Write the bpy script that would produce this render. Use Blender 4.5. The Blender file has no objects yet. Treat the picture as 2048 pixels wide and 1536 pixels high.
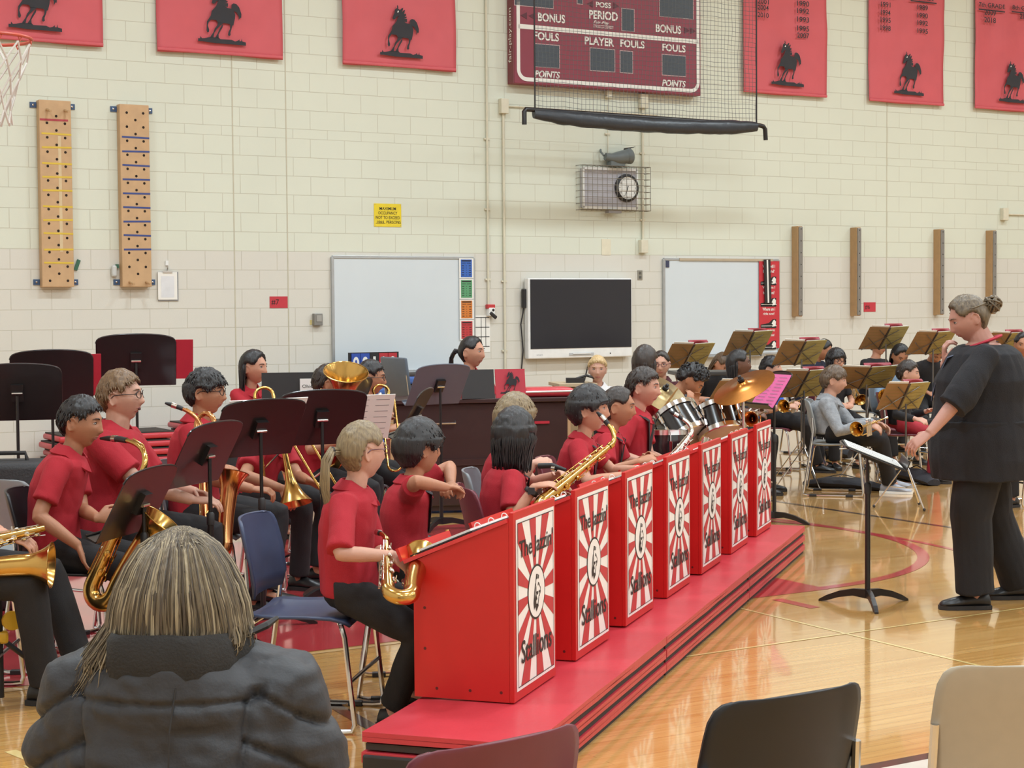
import bpy, bmesh, math, random
import numpy as np
from mathutils import Vector, Matrix, noise, geometry
R = random.Random(7)
PI = math.pi
def LS(a, b, n): return [a+(b-a)*i/(n-1) for i in range(n)]
sc = bpy.context.scene
COL = sc.collection

# ------------------------------------------------------------------ camera
FPX, PITCH, ROLL, WALLA, CAMH = 3413.7, .0459465, -.00762594, .528148, 1.62
_fw = np.array([0, math.cos(PITCH), -math.sin(PITCH)])
_r0 = np.array([1., 0, 0]); _u0 = np.cross(_r0, _fw)
_rt = math.cos(ROLL)*_r0 + math.sin(ROLL)*_u0
_up = -math.sin(ROLL)*_r0 + math.cos(ROLL)*_u0
cam = bpy.data.cameras.new('camera'); camo = bpy.data.objects.new('camera', cam); COL.objects.link(camo)
cam.sensor_width = 36; cam.lens = FPX/2048*36; cam.clip_end = 200
M = Matrix.Identity(4)
for i in range(3):
    M[i][0] = _rt[i]; M[i][1] = _up[i]; M[i][2] = -_fw[i]
M[2][3] = CAMH
camo.matrix_world = M
sc.camera = camo

# ------------------------------------------------------------------ world, lights, exposure
U = np.array([math.cos(WALLA), math.sin(WALLA), 0]); N = np.array([-math.sin(WALLA), math.cos(WALLA), 0])
NW = 17.05      # distance of the far wall
CEIL = 8.2
def UN(u, n, z=0): return Vector(u*U + n*N + np.array([0, 0, z]))
w = bpy.data.worlds.new('World'); sc.world = w; w.use_nodes = True
w.node_tree.nodes['Background'].inputs[0].default_value = (.9, .93, 1, 1)
w.node_tree.nodes['Background'].inputs[1].default_value = .10
LIGHTS = [(u, n) for u in (0.5, 5.5, 10.5, 15.5, 20.5) for n in (-4.5, 1.0, 6.5, 12.0)]
LAMP_W = 250
for (u, n) in LIGHTS:
    l = bpy.data.lights.new('ceiling_lamp', 'AREA'); l.shape = 'RECTANGLE'; l.size = 1.3; l.size_y = .55
    l.energy = LAMP_W; l.color = (.80, .925, 1.0); l.spread = math.radians(170)
    lo = bpy.data.objects.new('ceiling_lamp', l); COL.objects.link(lo)
    lo.location = UN(u, n, CEIL-.42); lo.rotation_euler = (0, 0, WALLA)
vs = sc.view_settings
sc.display_settings.display_device = 'sRGB'
vs.view_transform = 'Standard'; vs.look = 'None'; vs.gamma = 1; vs.use_curve_mapping = False
vs.exposure = -0.36

# ------------------------------------------------------------------ helpers: photo geometry -> place in the gym
def ray(x, y): return (x-1024)/FPX*_rt - (y-768)/FPX*_up + _fw
def pz(x, y, z=0.):
    d = ray(x, y); return Vector(np.array([0, 0, CAMH]) + (z-CAMH)/d[2]*d)
def pd(x, y, Y):
    d = ray(x, y); return Vector(np.array([0, 0, CAMH]) + Y/d[1]*d)
def wq(x, y, off=0.):
    d = ray(x, y); o = np.array([0, 0, CAMH]); t = ((NW-off)-o@N)/(d@N); q = o+t*d
    return float(q@U), float(q[2])

# ------------------------------------------------------------------ materials
def lin(c):
    if isinstance(c, str):
        c = c.lstrip('#'); c = [int(c[i:i+2], 16)/255 for i in (0, 2, 4)]
    return tuple(((v/12.92) if v <= .04045 else ((v+.055)/1.055)**2.4) for v in c) + (1.,)
MATS = {}
def mat(name, col, rough=.6, metal=0., var=.06, scale=12., bump=0., bscale=60., coat=0., spec=.5, trans=0., sheen=0., alpha=1., emit=0.):
    if name in MATS: return MATS[name]
    m = bpy.data.materials.new(name); m.use_nodes = True; nt = m.node_tree; b = nt.nodes['Principled BSDF']
    c = lin(col); b.inputs['Roughness'].default_value = rough; b.inputs['Metallic'].default_value = metal
    b.inputs['Specular IOR Level'].default_value = spec
    b.inputs['Coat Weight'].default_value = coat; b.inputs['Coat Roughness'].default_value = .08
    b.inputs['Sheen Weight'].default_value = sheen
    b.inputs['Alpha'].default_value = alpha
    b.inputs['Transmission Weight'].default_value = trans
    if emit:
        b.inputs['Emission Color'].default_value = c; b.inputs['Emission Strength'].default_value = emit
    tc = nt.nodes.new('ShaderNodeTexCoord')
    if var:
        n = nt.nodes.new('ShaderNodeTexNoise'); n.inputs['Scale'].default_value = scale; n.inputs['Detail'].default_value = 4
        nt.links.new(tc.outputs['Object'], n.inputs['Vector'])
        mx = nt.nodes.new('ShaderNodeMix'); mx.data_type = 'RGBA'
        mx.inputs['A'].default_value = tuple(max(0, v*(1-var*2)) for v in c[:3])+(1,)
        mx.inputs['B'].default_value = tuple(min(1, v*(1+var*2)) for v in c[:3])+(1,)
        nt.links.new(n.outputs['Fac'], mx.inputs['Factor']); nt.links.new(mx.outputs['Result'], b.inputs['Base Color'])
    else: b.inputs['Base Color'].default_value = c
    if bump:
        n2 = nt.nodes.new('ShaderNodeTexNoise'); n2.inputs['Scale'].default_value = bscale; n2.inputs['Detail'].default_value = 3
        nt.links.new(tc.outputs['Object'], n2.inputs['Vector'])
        bp = nt.nodes.new('ShaderNodeBump'); bp.inputs['Strength'].default_value = bump; bp.inputs['Distance'].default_value = .01
        nt.links.new(n2.outputs['Fac'], bp.inputs['Height']); nt.links.new(bp.outputs['Normal'], b.inputs['Normal'])
    MATS[name] = m; return m

def wall_material():
    m = bpy.data.materials.new('painted_block'); m.use_nodes = True; nt = m.node_tree; b = nt.nodes['Principled BSDF']; L = nt.links.new
    tc = nt.nodes.new('ShaderNodeTexCoord'); sp = nt.nodes.new('ShaderNodeSeparateXYZ'); L(tc.outputs['Object'], sp.inputs[0])
    def mth(op, a, bb=None, clamp=False):
        n = nt.nodes.new('ShaderNodeMath'); n.operation = op; n.use_clamp = clamp
        for i, v in enumerate((a, bb)):
            if v is None: continue
            if isinstance(v, (int, float)): n.inputs[i].default_value = v
            else: L(v, n.inputs[i])
        return n.outputs[0]
    h = .2015
    t = mth('MAXIMUM', mth('MINIMUM', mth('SUBTRACT', sp.outputs['Z'], 17*h), h/2), 0.)
    zz = mth('ADD', sp.outputs['Z'], t)
    cb = nt.nodes.new('ShaderNodeCombineXYZ'); L(sp.outputs['X'], cb.inputs[0]); L(zz, cb.inputs[1])
    bt = nt.nodes.new('ShaderNodeTexBrick'); L(cb.outputs[0], bt.inputs['Vector'])
    bt.inputs['Scale'].default_value = 1; bt.inputs['Brick Width'].default_value = .403; bt.inputs['Row Height'].default_value = h
    bt.inputs['Mortar Size'].default_value = .0035; bt.inputs['Mortar Smooth'].default_value = .35; bt.offset = .5
    # two coats of cream paint: pinker below the dado line, yellower above
    rp = mth('GREATER_THAN', sp.outputs['Z'], 11*h)
    n = nt.nodes.new('ShaderNodeTexNoise'); n.inputs['Scale'].default_value = .9; n.inputs['Detail'].default_value = 3; L(tc.outputs['Object'], n.inputs['Vector'])
    m0 = nt.nodes.new('ShaderNodeMix'); m0.data_type = 'RGBA'; m0.inputs['A'].default_value = lin('#dbd8ce'); m0.inputs['B'].default_value = lin('#dde0d0'); L(rp, m0.inputs['Factor'])
    m1 = nt.nodes.new('ShaderNodeMix'); m1.data_type = 'RGBA'; m1.blend_type = 'MULTIPLY'; m1.inputs['Factor'].default_value = .10; L(m0.outputs['Result'], m1.inputs['A']); cg = nt.nodes.new('ShaderNodeCombineColor'); [L(n.outputs['Fac'], cg.inputs[i]) for i in range(3)]; L(cg.outputs[0], m1.inputs['B'])
    m2 = nt.nodes.new('ShaderNodeMix'); m2.data_type = 'RGBA'; L(m1.outputs['Result'], m2.inputs['A']); m2.inputs['B'].default_value = lin('#bdb6a4')
    L(mth('MULTIPLY', bt.outputs['Fac'], .62), m2.inputs['Factor']); L(m2.outputs['Result'], b.inputs['Base Color'])
    n3 = nt.nodes.new('ShaderNodeTexNoise'); n3.inputs['Scale'].default_value = 90; L(tc.outputs['Object'], n3.inputs['Vector'])
    hh = mth('ADD', mth('MULTIPLY', bt.outputs['Fac'], -1.), mth('MULTIPLY', n3.outputs['Fac'], .12))
    bp = nt.nodes.new('ShaderNodeBump'); bp.inputs['Strength'].default_value = .6; bp.inputs['Distance'].default_value = .006; L(hh, bp.inputs['Height']); L(bp.outputs['Normal'], b.inputs['Normal'])
    b.inputs['Roughness'].default_value = .5
    return m
def floor_material():
    m = bpy.data.materials.new('maple_floor'); m.use_nodes = True; nt = m.node_tree; b = nt.nodes['Principled BSDF']; L = nt.links.new
    tc = nt.nodes.new('ShaderNodeTexCoord')
    bt = nt.nodes.new('ShaderNodeTexBrick'); L(tc.outputs['Object'], bt.inputs['Vector']); bt.inputs['Scale'].default_value = 1
    bt.inputs['Brick Width'].default_value = 1.1; bt.inputs['Row Height'].default_value = .057; bt.inputs['Mortar Size'].default_value = .0012; bt.offset = .37
    bt.inputs['Color1'].default_value = lin('#c7924e'); bt.inputs['Color2'].default_value = lin('#d6a866'); bt.inputs['Mortar'].default_value = lin('#9a6c36')
    mp = nt.nodes.new('ShaderNodeMapping'); mp.inputs['Scale'].default_value = (1.2, 26, 1); L(tc.outputs['Object'], mp.inputs['Vector'])
    n = nt.nodes.new('ShaderNodeTexNoise'); n.inputs['Scale'].default_value = 1.6; n.inputs['Detail'].default_value = 5; L(mp.outputs[0], n.inputs['Vector'])
    cr = nt.nodes.new('ShaderNodeValToRGB'); cr.color_ramp.elements[0].position = .3; cr.color_ramp.elements[0].color = lin('#b0793a'); cr.color_ramp.elements[1].position = .7; cr.color_ramp.elements[1].color = lin('#deb272'); L(n.outputs['Fac'], cr.inputs['Fac'])
    mx = nt.nodes.new('ShaderNodeMix'); mx.data_type = 'RGBA'; mx.inputs['Factor'].default_value = .42; L(bt.outputs['Color'], mx.inputs['A']); L(cr.outputs['Color'], mx.inputs['B'])
    L(mx.outputs['Result'], b.inputs['Base Color'])
    b.inputs['Roughness'].default_value = .16; b.inputs['Coat Weight'].default_value = .85; b.inputs['Coat Roughness'].default_value = .055
    n2 = nt.nodes.new('ShaderNodeTexNoise'); n2.inputs['Scale'].default_value = 3.5; L(tc.outputs['Object'], n2.inputs['Vector'])
    bp = nt.nodes.new('ShaderNodeBump'); bp.inputs['Strength'].default_value = .05; bp.inputs['Distance'].default_value = .01; L(n2.outputs['Fac'], bp.inputs['Height']); L(bp.outputs['Normal'], b.inputs['Normal']); L(bp.outputs['Normal'], b.inputs['Coat Normal'])
    return m
BLACKP = mat('black_plastic', '#242122', .5)
BLACKM = mat('black_metal', '#1f1c1d', .38, 0, .05)
CHROME = mat('chrome', '#d8d8da', .14, 1., .02)
BRASS = mat('lacquered_brass', '#cda55f', .2, 1., .05, 20)
BRASSR = mat('rose_brass', '#c98c5c', .2, 1., .05, 20)
SILVER = mat('silver_keys', '#d9d4cc', .18, 1., .04)
WHITE = mat('white_plastic', '#e8e8e6', .45)
PAPER = mat('white_paper', '#eceae4', .8, 0, .02)
INK = mat('black_ink', '#23201f', .7)
REDV = mat('red_vinyl', '#c43a44', .36, 0, .05, 5, .15, 25)
REDP = mat('red_painted_plywood', '#c4201f', .36, 0, .04, 5)
DARKV = mat('dark_gap', '#3b322e', .8)
WOODB = mat('birch_board', '#c4a078', .5, 0, .08, 9)

# ------------------------------------------------------------------ mesh builder
class MB:
    def __init__(s): s.v = []; s.f = []; s.m = []; s.mats = []
    def mi(s, m):
        if m not in s.mats: s.mats.append(m)
        return s.mats.index(m)
    def add(s, vs, fs, m):
        o = len(s.v); s.v += [tuple(p) for p in vs]; k = s.mi(m)
        for f in fs: s.f.append(tuple(i+o for i in f)); s.m.append(k)
    def box(s, c, d, m, rot=None):
        x, y, z = (k/2 for k in d); P = [Vector((a*x, b*y, e*z)) for a in (-1, 1) for b in (-1, 1) for e in (-1, 1)]
        if rot is not None: P = [rot @ p for p in P]
        P = [p+Vector(c) for p in P]
        s.add(P, [(0, 1, 3, 2), (4, 6, 7, 5), (0, 4, 5, 1), (2, 3, 7, 6), (0, 2, 6, 4), (1, 5, 7, 3)], m)
    def rbox(s, c, d, r, m, rot=None, seg=2):
        bm = bmesh.new(); bmesh.ops.create_cube(bm, size=1)
        for v in bm.verts: v.co = Vector((v.co.x*d[0], v.co.y*d[1], v.co.z*d[2]))
        bmesh.ops.bevel(bm, geom=bm.edges[:], offset=min(r, min(d)*.49), segments=seg, affect='EDGES', profile=.5)
        s.bm(bm, m, rot, c)
    def bm(s, bm, m, rot=None, c=(0, 0, 0)):
        bm.verts.index_update(); P = [v.co.copy() for v in bm.verts]
        if rot is not None: P = [rot @ p for p in P]
        s.add([p+Vector(c) for p in P], [[v.index for v in f.verts] for f in bm.faces], m); bm.free()
    def rings(s, rs, m, close=True, cap=True):
        n = len(rs[0]); vs = [p for r in rs for p in r]; fs = []
        for i in range(len(rs)-1):
            for j in range(n if close else n-1):
                k = (j+1) % n; fs.append((i*n+j, i*n+k, (i+1)*n+k, (i+1)*n+j))
        if cap and close:
            fs.append(tuple(range(n))[::-1]); fs.append(tuple((len(rs)-1)*n+j for j in range(n)))
        s.add(vs, fs, m)
    def tube(s, path, r, m, n=8, cap=True, flat=1., up=None):
        P = [Vector(p) for p in path]; L = len(P)
        if isinstance(r, (int, float)): r = [r]*L
        T = []
        for i in range(L):
            t = P[min(i+1, L-1)]-P[max(i-1, 0)]
            T.append(t.normalized() if t.length > 1e-9 else Vector((0, 0, 1)))
        a = Vector(up) if up is not None else (Vector((0, 0, 1)) if abs(T[0].z) < .9 else Vector((1, 0, 0)))
        rs = []
        for i in range(L):
            b = T[i].cross(a)
            if b.length < 1e-6: b = T[i].orthogonal()
            b.normalize(); a = b.cross(T[i]).normalized()
            rs.append([P[i]+r[i]*(math.cos(2*PI*j/n)*b+math.sin(2*PI*j/n)*flat*a) for j in range(n)])
        s.rings(rs, m, True, cap)
    def lathe(s, prof, m, origin=(0, 0, 0), axis=(0, 0, 1), n=20, cap=False):
        ax = Vector(axis).normalized(); b = ax.orthogonal().normalized(); c = ax.cross(b); o = Vector(origin)
        s.rings([[o+ax*z+r*(math.cos(2*PI*j/n)*b+math.sin(2*PI*j/n)*c) for j in range(n)] for r, z in prof], m, True, cap)
    def ell(s, c, r, m, rot=None, nu=16, nv=10):
        vs = []; fs = []
        for i in range(nv+1):
            th = PI*i/nv
            for j in range(nu):
                ph = 2*PI*j/nu; p = Vector((r[0]*math.sin(th)*math.cos(ph), r[1]*math.sin(th)*math.sin(ph), r[2]*math.cos(th)))
                if rot is not None: p = rot @ p
                vs.append(p+Vector(c))
        for i in range(nv):
            for j in range(nu):
                k = (j+1) % nu; fs.append((i*nu+j, (i+1)*nu+j, (i+1)*nu+k, i*nu+k))
        s.add(vs, fs, m)
    def poly(s, pts, y, m, t=0.):      # polygon in the local x-z plane facing -y, optional thickness
        P = [Vector((p[0], 0, p[1])) for p in pts]; tr = geometry.tessellate_polygon([[Vector((p[0], p[1], 0)) for p in pts]])
        fs = []
        for a, b, c in tr:
            cr = (pts[b][0]-pts[a][0])*(pts[c][1]-pts[a][1])-(pts[b][1]-pts[a][1])*(pts[c][0]-pts[a][0])
            if abs(cr) < 1e-12: continue
            fs.append((a, b, c) if cr > 0 else (a, c, b))
        s.add([(p.x, y, p.z) for p in P], fs, m)
        if t:
            n = len(P); s.add([(p.x, y, p.z) for p in P]+[(p.x, y+t, p.z) for p in P], [(i, (i+1) % n, n+(i+1) % n, n+i) for i in range(n)], m)
    def rect(s, x0, z0, x1, z1, y, m): s.add([(x0, y, z0), (x1, y, z0), (x1, y, z1), (x0, y, z1)], [(0, 1, 2, 3)], m)
    def xf(s, M):
        s.v = [tuple(M @ Vector(p)) for p in s.v]; return s
    def build(s, name, parent=None, loc=None, rz=None, smooth=False, sub=0, bev=0.):
        me = bpy.data.meshes.new(name); me.from_pydata(s.v, [], s.f)
        for m in s.mats: me.materials.append(m)
        me.polygons.foreach_set('material_index', s.m); me.update()
        o = bpy.data.objects.new(name, me); COL.objects.link(o)
        if parent: o.parent = parent
        if loc is not None: o.location = loc
        if rz is not None: o.rotation_euler = (0, 0, rz)
        if smooth: shade(me, 40 if smooth is True else smooth)
        if bev:
            b = o.modifiers.new('bevel', 'BEVEL'); b.width = bev; b.segments = 2; b.limit_method = 'ANGLE'; b.angle_limit = math.radians(40)
        if sub:
            q = o.modifiers.new('sub', 'SUBSURF'); q.levels = sub; q.render_levels = sub
        return o
def shade(me, deg=40):
    me.polygons.foreach_set('use_smooth', [True]*len(me.polygons))
    if deg < 180:
        try: me.set_sharp_from_angle(angle=math.radians(deg))
        except Exception: pass
def tag(o, label, cat, group=None, kind=None):
    o['label'] = label; o['category'] = cat
    if group: o['group'] = group
    if kind: o['kind'] = kind
    return o
def root(name, loc, rz, label, cat, group=None):
    o = bpy.data.objects.new(name, None); COL.objects.link(o); o.location = loc; o.rotation_euler = (0, 0, rz); o.empty_display_size = .1
    return tag(o, label, cat, group)
def struct(o): o['kind'] = 'structure'; return o
_fonts = {}
def text(mb, s, x, z, m, w=None, h=None, y=0., bold=.0, rot=0., shear=0., cx=True):
    """lettering as flat faces in the local x-z plane, fitted to width w / height h, centred on x, z"""
    cu = bpy.data.curves.new('t', 'FONT'); cu.body = s; cu.size = 1; cu.offset = bold; cu.shear = shear; cu.align_x = 'CENTER'; cu.resolution_u = 3
    ob = bpy.data.objects.new('t', cu); COL.objects.link(ob)
    dg = bpy.context.evaluated_depsgraph_get(); me = bpy.data.meshes.new_from_object(ob.evaluated_get(dg))
    P = [v.co.copy() for v in me.vertices]; F = [tuple(p.vertices) for p in me.polygons]
    bpy.data.objects.remove(ob); bpy.data.curves.remove(cu); bpy.data.meshes.remove(me)
    x0 = min(p.x for p in P); x1 = max(p.x for p in P); y0 = min(p.y for p in P); y1 = max(p.y for p in P)
    sy = h/(y1-y0) if h else None; sx = w/(x1-x0) if w else sy
    if sy is None: sy = sx
    c, sn = math.cos(rot), math.sin(rot); V = []
    for p in P:
        a = (p.x-(x0+x1)/2)*sx; b = (p.y-(y0+y1)/2)*sy
        V.append((x+a*c-b*sn, y, z+a*sn+b*c))
    mb.add(V, F, m)
def wroot(name, u, z, label, cat, group=None, off=0.):   # an object hung on the far wall: x along it, -y into the room
    return root(name, UN(u, NW-off, z), WALLA, label, cat, group)

# ------------------------------------------------------------------ room shell
U0, U1, N0 = -2.6, 26.0, -9.0
WM = wall_material()
def wallbox(name, x0, x1, y0, y1, z0, z1, m):
    b = MB(); b.box(((x0+x1)/2, (y0+y1)/2, (z0+z1)/2), (x1-x0, y1-y0, z1-z0), m)
    o = b.build(name); o.rotation_euler = (0, 0, WALLA); return struct(o)
wallbox('wall_back', U0-.2, U1+.2, NW, NW+.2, 0, CEIL, WM)
PLAINW = mat('painted_block_plain', '#dcdad4', .6)
wallbox('wall_left', U0-.2, U0, N0, NW, 0, CEIL, PLAINW)
wallbox('wall_right', U1, U1+.2, N0, NW, 0, CEIL, PLAINW)
wallbox('wall_front', U0-.2, U1+.2, N0-.2, N0, 0, CEIL, PLAINW)
wallbox('ceiling', U0-.2, U1+.2, N0-.2, NW+.2, CEIL, CEIL+.2, mat('ceiling_paint', '#d8d6d0', .8))
floor = wallbox('floor', U0-.2, U1+.2, N0-.2, NW+.2, -.2, 0, floor_material())
cj = MB()
for u in (6.572, 7.176, 15.7):
    cj.box((u, NW-.001, CEIL/2), (.012, .004, CEIL), mat('caulk_joint', '#c3bda9', .8))
o = cj.build('trim_1'); o.rotation_euler = (0, 0, WALLA); struct(o)
for (u, n) in LIGHTS:
    r_ = root('ceiling_light', UN(u, n, CEIL), WALLA, 'white ceiling light fixture hanging over the gym floor', 'ceiling light', 'ceiling lights over the court')
    b = MB(); b.box((0, 0, -.2), (1.5, .7, .36), WHITE); b.build('housing', r_)

# paint on the floor: the key, the free-throw circle and the court lines
FRED = mat('court_red_paint', '#bd3b40', .16, 0, .05, 2, coat=.8); FBLK = mat('court_black_paint', '#3a2d28', .2, coat=.8); FYEL = mat('court_yellow_paint', '#e8cc88', .2, coat=.8)
FTAN = mat('court_tan_paint', '#d8b07a', .2, coat=.8); FWHT = mat('court_white_paint', '#d9d5c8', .2, coat=.8)
def paint(name, polys, m, z=.0012):
    b = MB()
    for P in polys: b.add([(p[0], p[1], z) for p in P], [tuple(range(len(P)))], m)
    o = b.build(name, floor); return o
def band(P, wd):
    out = []
    for a, c in zip(P[:-1], P[1:]):
        d = Vector((c[0]-a[0], c[1]-a[1])); nn = Vector((-d.y, d.x)).normalized()*wd/2
        out.append([(a[0]-nn.x, a[1]-nn.y), (c[0]-nn.x, c[1]-nn.y), (c[0]+nn.x, c[1]+nn.y), (a[0]+nn.x, a[1]+nn.y)])
    return out
FT, KN = 6.39, 9.25
paint('court_key', [[(.6, 7.34), (FT, 7.40), (FT, 11.1), (.6, 11.1)]], FRED)
arc = [(FT+1.83*math.cos(t), KN+1.83*math.sin(t)) for t in LS(-PI/2, PI/2, 40)]
def ringband(c, r, a0, a1, wd, n=40):
    T = LS(a0, a1, n)
    return [[(c[0]+(r-wd/2)*math.cos(t), c[1]+(r-wd/2)*math.sin(t)), (c[0]+(r+wd/2)*math.cos(t), c[1]+(r+wd/2)*math.sin(t)), (c[0]+(r+wd/2)*math.cos(q), c[1]+(r+wd/2)*math.sin(q)), (c[0]+(r-wd/2)*math.cos(q), c[1]+(r-wd/2)*math.sin(q))] for t, q in zip(T[:-1], T[1:])]
paint('court_line', ringband((FT, KN), 1.80, -PI/2, PI/2, .075), FRED, .0014)
paint('court_line', ringband((2.2, KN), 6.0, -1.1, 1.1, .05, 60), FRED, .0013)
paint('court_line', band([(8.88, -2), (8.88, 16.87)], .05), FBLK)
paint('court_line', band([(5.59, 7.30), (5.59, 1.5)], .02), FYEL)
paint('court_line', band([(3.6, 6.30), (9, 6.44)], .02), FYEL, .0016)
paint('court_line', band([(5.93, 7.30), (5.93, 6.98)], .07), FRED)
paint('court_line', band([(1.3, 7.28), (4.2, 7.34)], .04), FTAN, .0016)
q1, q2 = pz(600, 1372), pz(770, 1470)
def toun(p): return (p.x*U[0]+p.y*U[1], p.x*N[0]+p.y*N[1])
paint('court_line', band([toun(q1), toun(q2)], .06), FBLK)
paint('court_line', band([(3.5, 4.46), (8, 4.49)], .06), FBLK)
paint('court_line', band([(3.5, 4.25), (8, 4.28)], .36), FWHT)
paint('court_line', band([toun(pz(20, 1502)), toun(pz(60, 1518))], .045)+band([toun(pz(58, 1530)), toun(pz(90, 1545))], .045), FYEL)

# ------------------------------------------------------------------ things on the far wall
NYL = mat('red_banner_nylon', '#cd5a62', .6, 0, .05, 3, .2, 4)
BLKF = mat('black_felt', '#35353a', .85)
HB = [(590,55),(610,120),(600,150),(650,185),(690,140),(730,125),(720,180),(700,235),(740,190),(775,180),(760,240),(745,290),(790,275),(800,320),(760,360),(815,355),(800,395),(745,405),(820,415),(815,500),(750,490),(800,525),(890,545),(895,440),(940,410),(1000,425),(1060,500),(1085,580),(1110,670),(1105,770),(1080,760),(1045,830),(1050,740),(1010,640),(945,595),(975,690),(965,790),(930,950),(905,960),(885,1050),(860,1130),(865,1195),(830,1220),(805,1190),(820,1110),(855,1040),(860,960),(845,920),(720,905),(590,900),(555,835),(440,825),(390,890),(370,960),(400,1080),(390,1130),(355,1140),(340,1090),(350,870),(400,790),(440,720),(460,610),(520,540),(565,470),(590,380),(635,340),(560,370),(545,410),(500,440),(460,410),(480,340),(510,270),(525,180),(580,130),(575,80)]
HL1 = [(590,885),(580,950),(520,1040),(490,1130),(430,1230),(410,1270),(485,1272),(510,1150),(560,1060),(640,970),(715,900)]
HL2 = [(680,945),(620,1060),(570,1180),(520,1270),(605,1275),(600,1180),(650,1080),(690,1010),(705,935)]
HG = [(155,1285),(200,1285),(205,1230),(240,1285),(300,1280),(400,1255),(600,1260),(640,1300),(760,1305),(890,1310),(960,1350),(1020,1330),(1060,1295),(1060,1340),(1095,1340),(1110,1270),(1120,1345),(1200,1370),(1200,1450),(900,1425),(520,1400),(250,1360),(155,1360)]
HE = [(575,250),(600,205),(620,215),(605,255)]
def horse(mb, x, z, y, m, eye):     # x, z: middle of the ground strip
    def tr(P): return [((a-680)/12.29*.00616+x, -((b-.062*(a-680))-1440)/12.29*.00515+z) for a, b in P]
    for P in (HB, HL1, HL2, HG): mb.poly(tr(P), y, m)
    mb.poly(tr(HE), y-.002, eye)
def banner(u0, u1, label, texts=(), lines=()):
    z0, z1 = 4.25, 6.6
    r_ = wroot('championship_banner', u0, z0, label, 'banner', 'red championship banners', .02)
    b = MB(); nx, nz = 24, 40; seed = u0*3
    V = []
    for j in range(nz+1):
        for i in range(nx+1):
            x = (u1-u0)*i/nx; z = (z1-z0)*j/nz
            d = .028*noise.noise(Vector((x*2.2+seed, z*.9, 1.3)))+.012*noise.noise(Vector((x*6+seed, z*3, 4)))
            fall = min(1, z/.4)*.7+.3
            V.append((x, -.035-d*fall, z+.008*math.sin(x*5+seed)*(j == 0)))
    F = [(j*(nx+1)+i, j*(nx+1)+i+1, (j+1)*(nx+1)+i+1, (j+1)*(nx+1)+i) for j in range(nz) for i in range(nx)]
    b.add(V, F, NYL); o = b.build('cloth', r_, smooth=180)
    s_ = o.modifiers.new('thick', 'SOLIDIFY'); s_.thickness = .004
    b = MB(); b.box(((u1-u0)/2, -.035, .02), ((u1-u0), .03, .035), NYL); b.build('hem', r_, bev=.01)
    b = MB(); horse(b, (u1-u0)*.5, .10, -.072, BLKF, PAPER); b.build('horse_silhouette', r_)
    if texts:
        for s, px, py, wp, hp in texts:
            b = MB(); uu, zz = wq(px, py, .1); u2, _ = wq(px+wp, py, .1); text(b, s, uu-u0, zz-z0, BLKF, w=u2-uu, h=hp*.0061, y=-.074, bold=.012); b.build('lettering', r_)
        for px0, px1, py in lines:
            b = MB(); a = wq(px0, py, .1); c = wq(px1, py+.05*(px1-px0), .1); b.rect(a[0]-u0, a[1]-z0-.008, c[0]-u0, a[1]-z0+.008, -.074, BLKF); b.build('underline', r_)
banner(3.82, 5.19, 'red horse banner behind the basketball net, at the left end of the wall')
banner(5.75, 7.127, 'red horse banner hung high above the blue-striped peg board')
banner(7.823, 9.218, 'red horse banner hung high to the left of the scoreboard')
banner(13.285, 14.626, 'red horse banner listing years down to 2010 and 2007, beside the netting', [('2001', 1527, 3, 22, 10), ('2004', 1527, 15, 22, 10), ('2010', 1527, 30, 22, 10), ('1990', 1607, 7, 24, 11), ('1992', 1607, 22, 24, 11), ('1993', 1607, 39, 24, 11), ('1995', 1607, 57, 24, 11), ('2007', 1607, 71, 24, 11)])
banner(15.346, 16.667, 'red horse banner listing years down to 1998 and 1995', [('1991', 1772, 9, 19, 11), ('1994', 1772, 25, 19, 11), ('1995', 1772, 40, 20, 11), ('1998', 1772, 56, 20, 11), ('1989', 1846, 15, 21, 11), ('1990', 1846, 31, 21, 11), ('1992', 1846, 46, 21, 11), ('1995', 1846, 62, 21, 11), ('7th GRADE', 1772, -10, 44, 10), ('8th GRADE', 1846, -5, 44, 10)], [(1822, 1874, 1)])
banner(17.241, 18.6, 'red horse banner headed 7th GRADE with years 2009 and 2018', [('7th GRADE', 1985, 11, 52, 10), ('2009', 1981, 25, 23, 12), ('2018', 1981, 40, 23, 12), ('8th GRADE', 2052, 17, 52, 10), ('2018', 2052, 33, 23, 12)], [(1958, 2011, 18), (2024, 2078, 23)])

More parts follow.
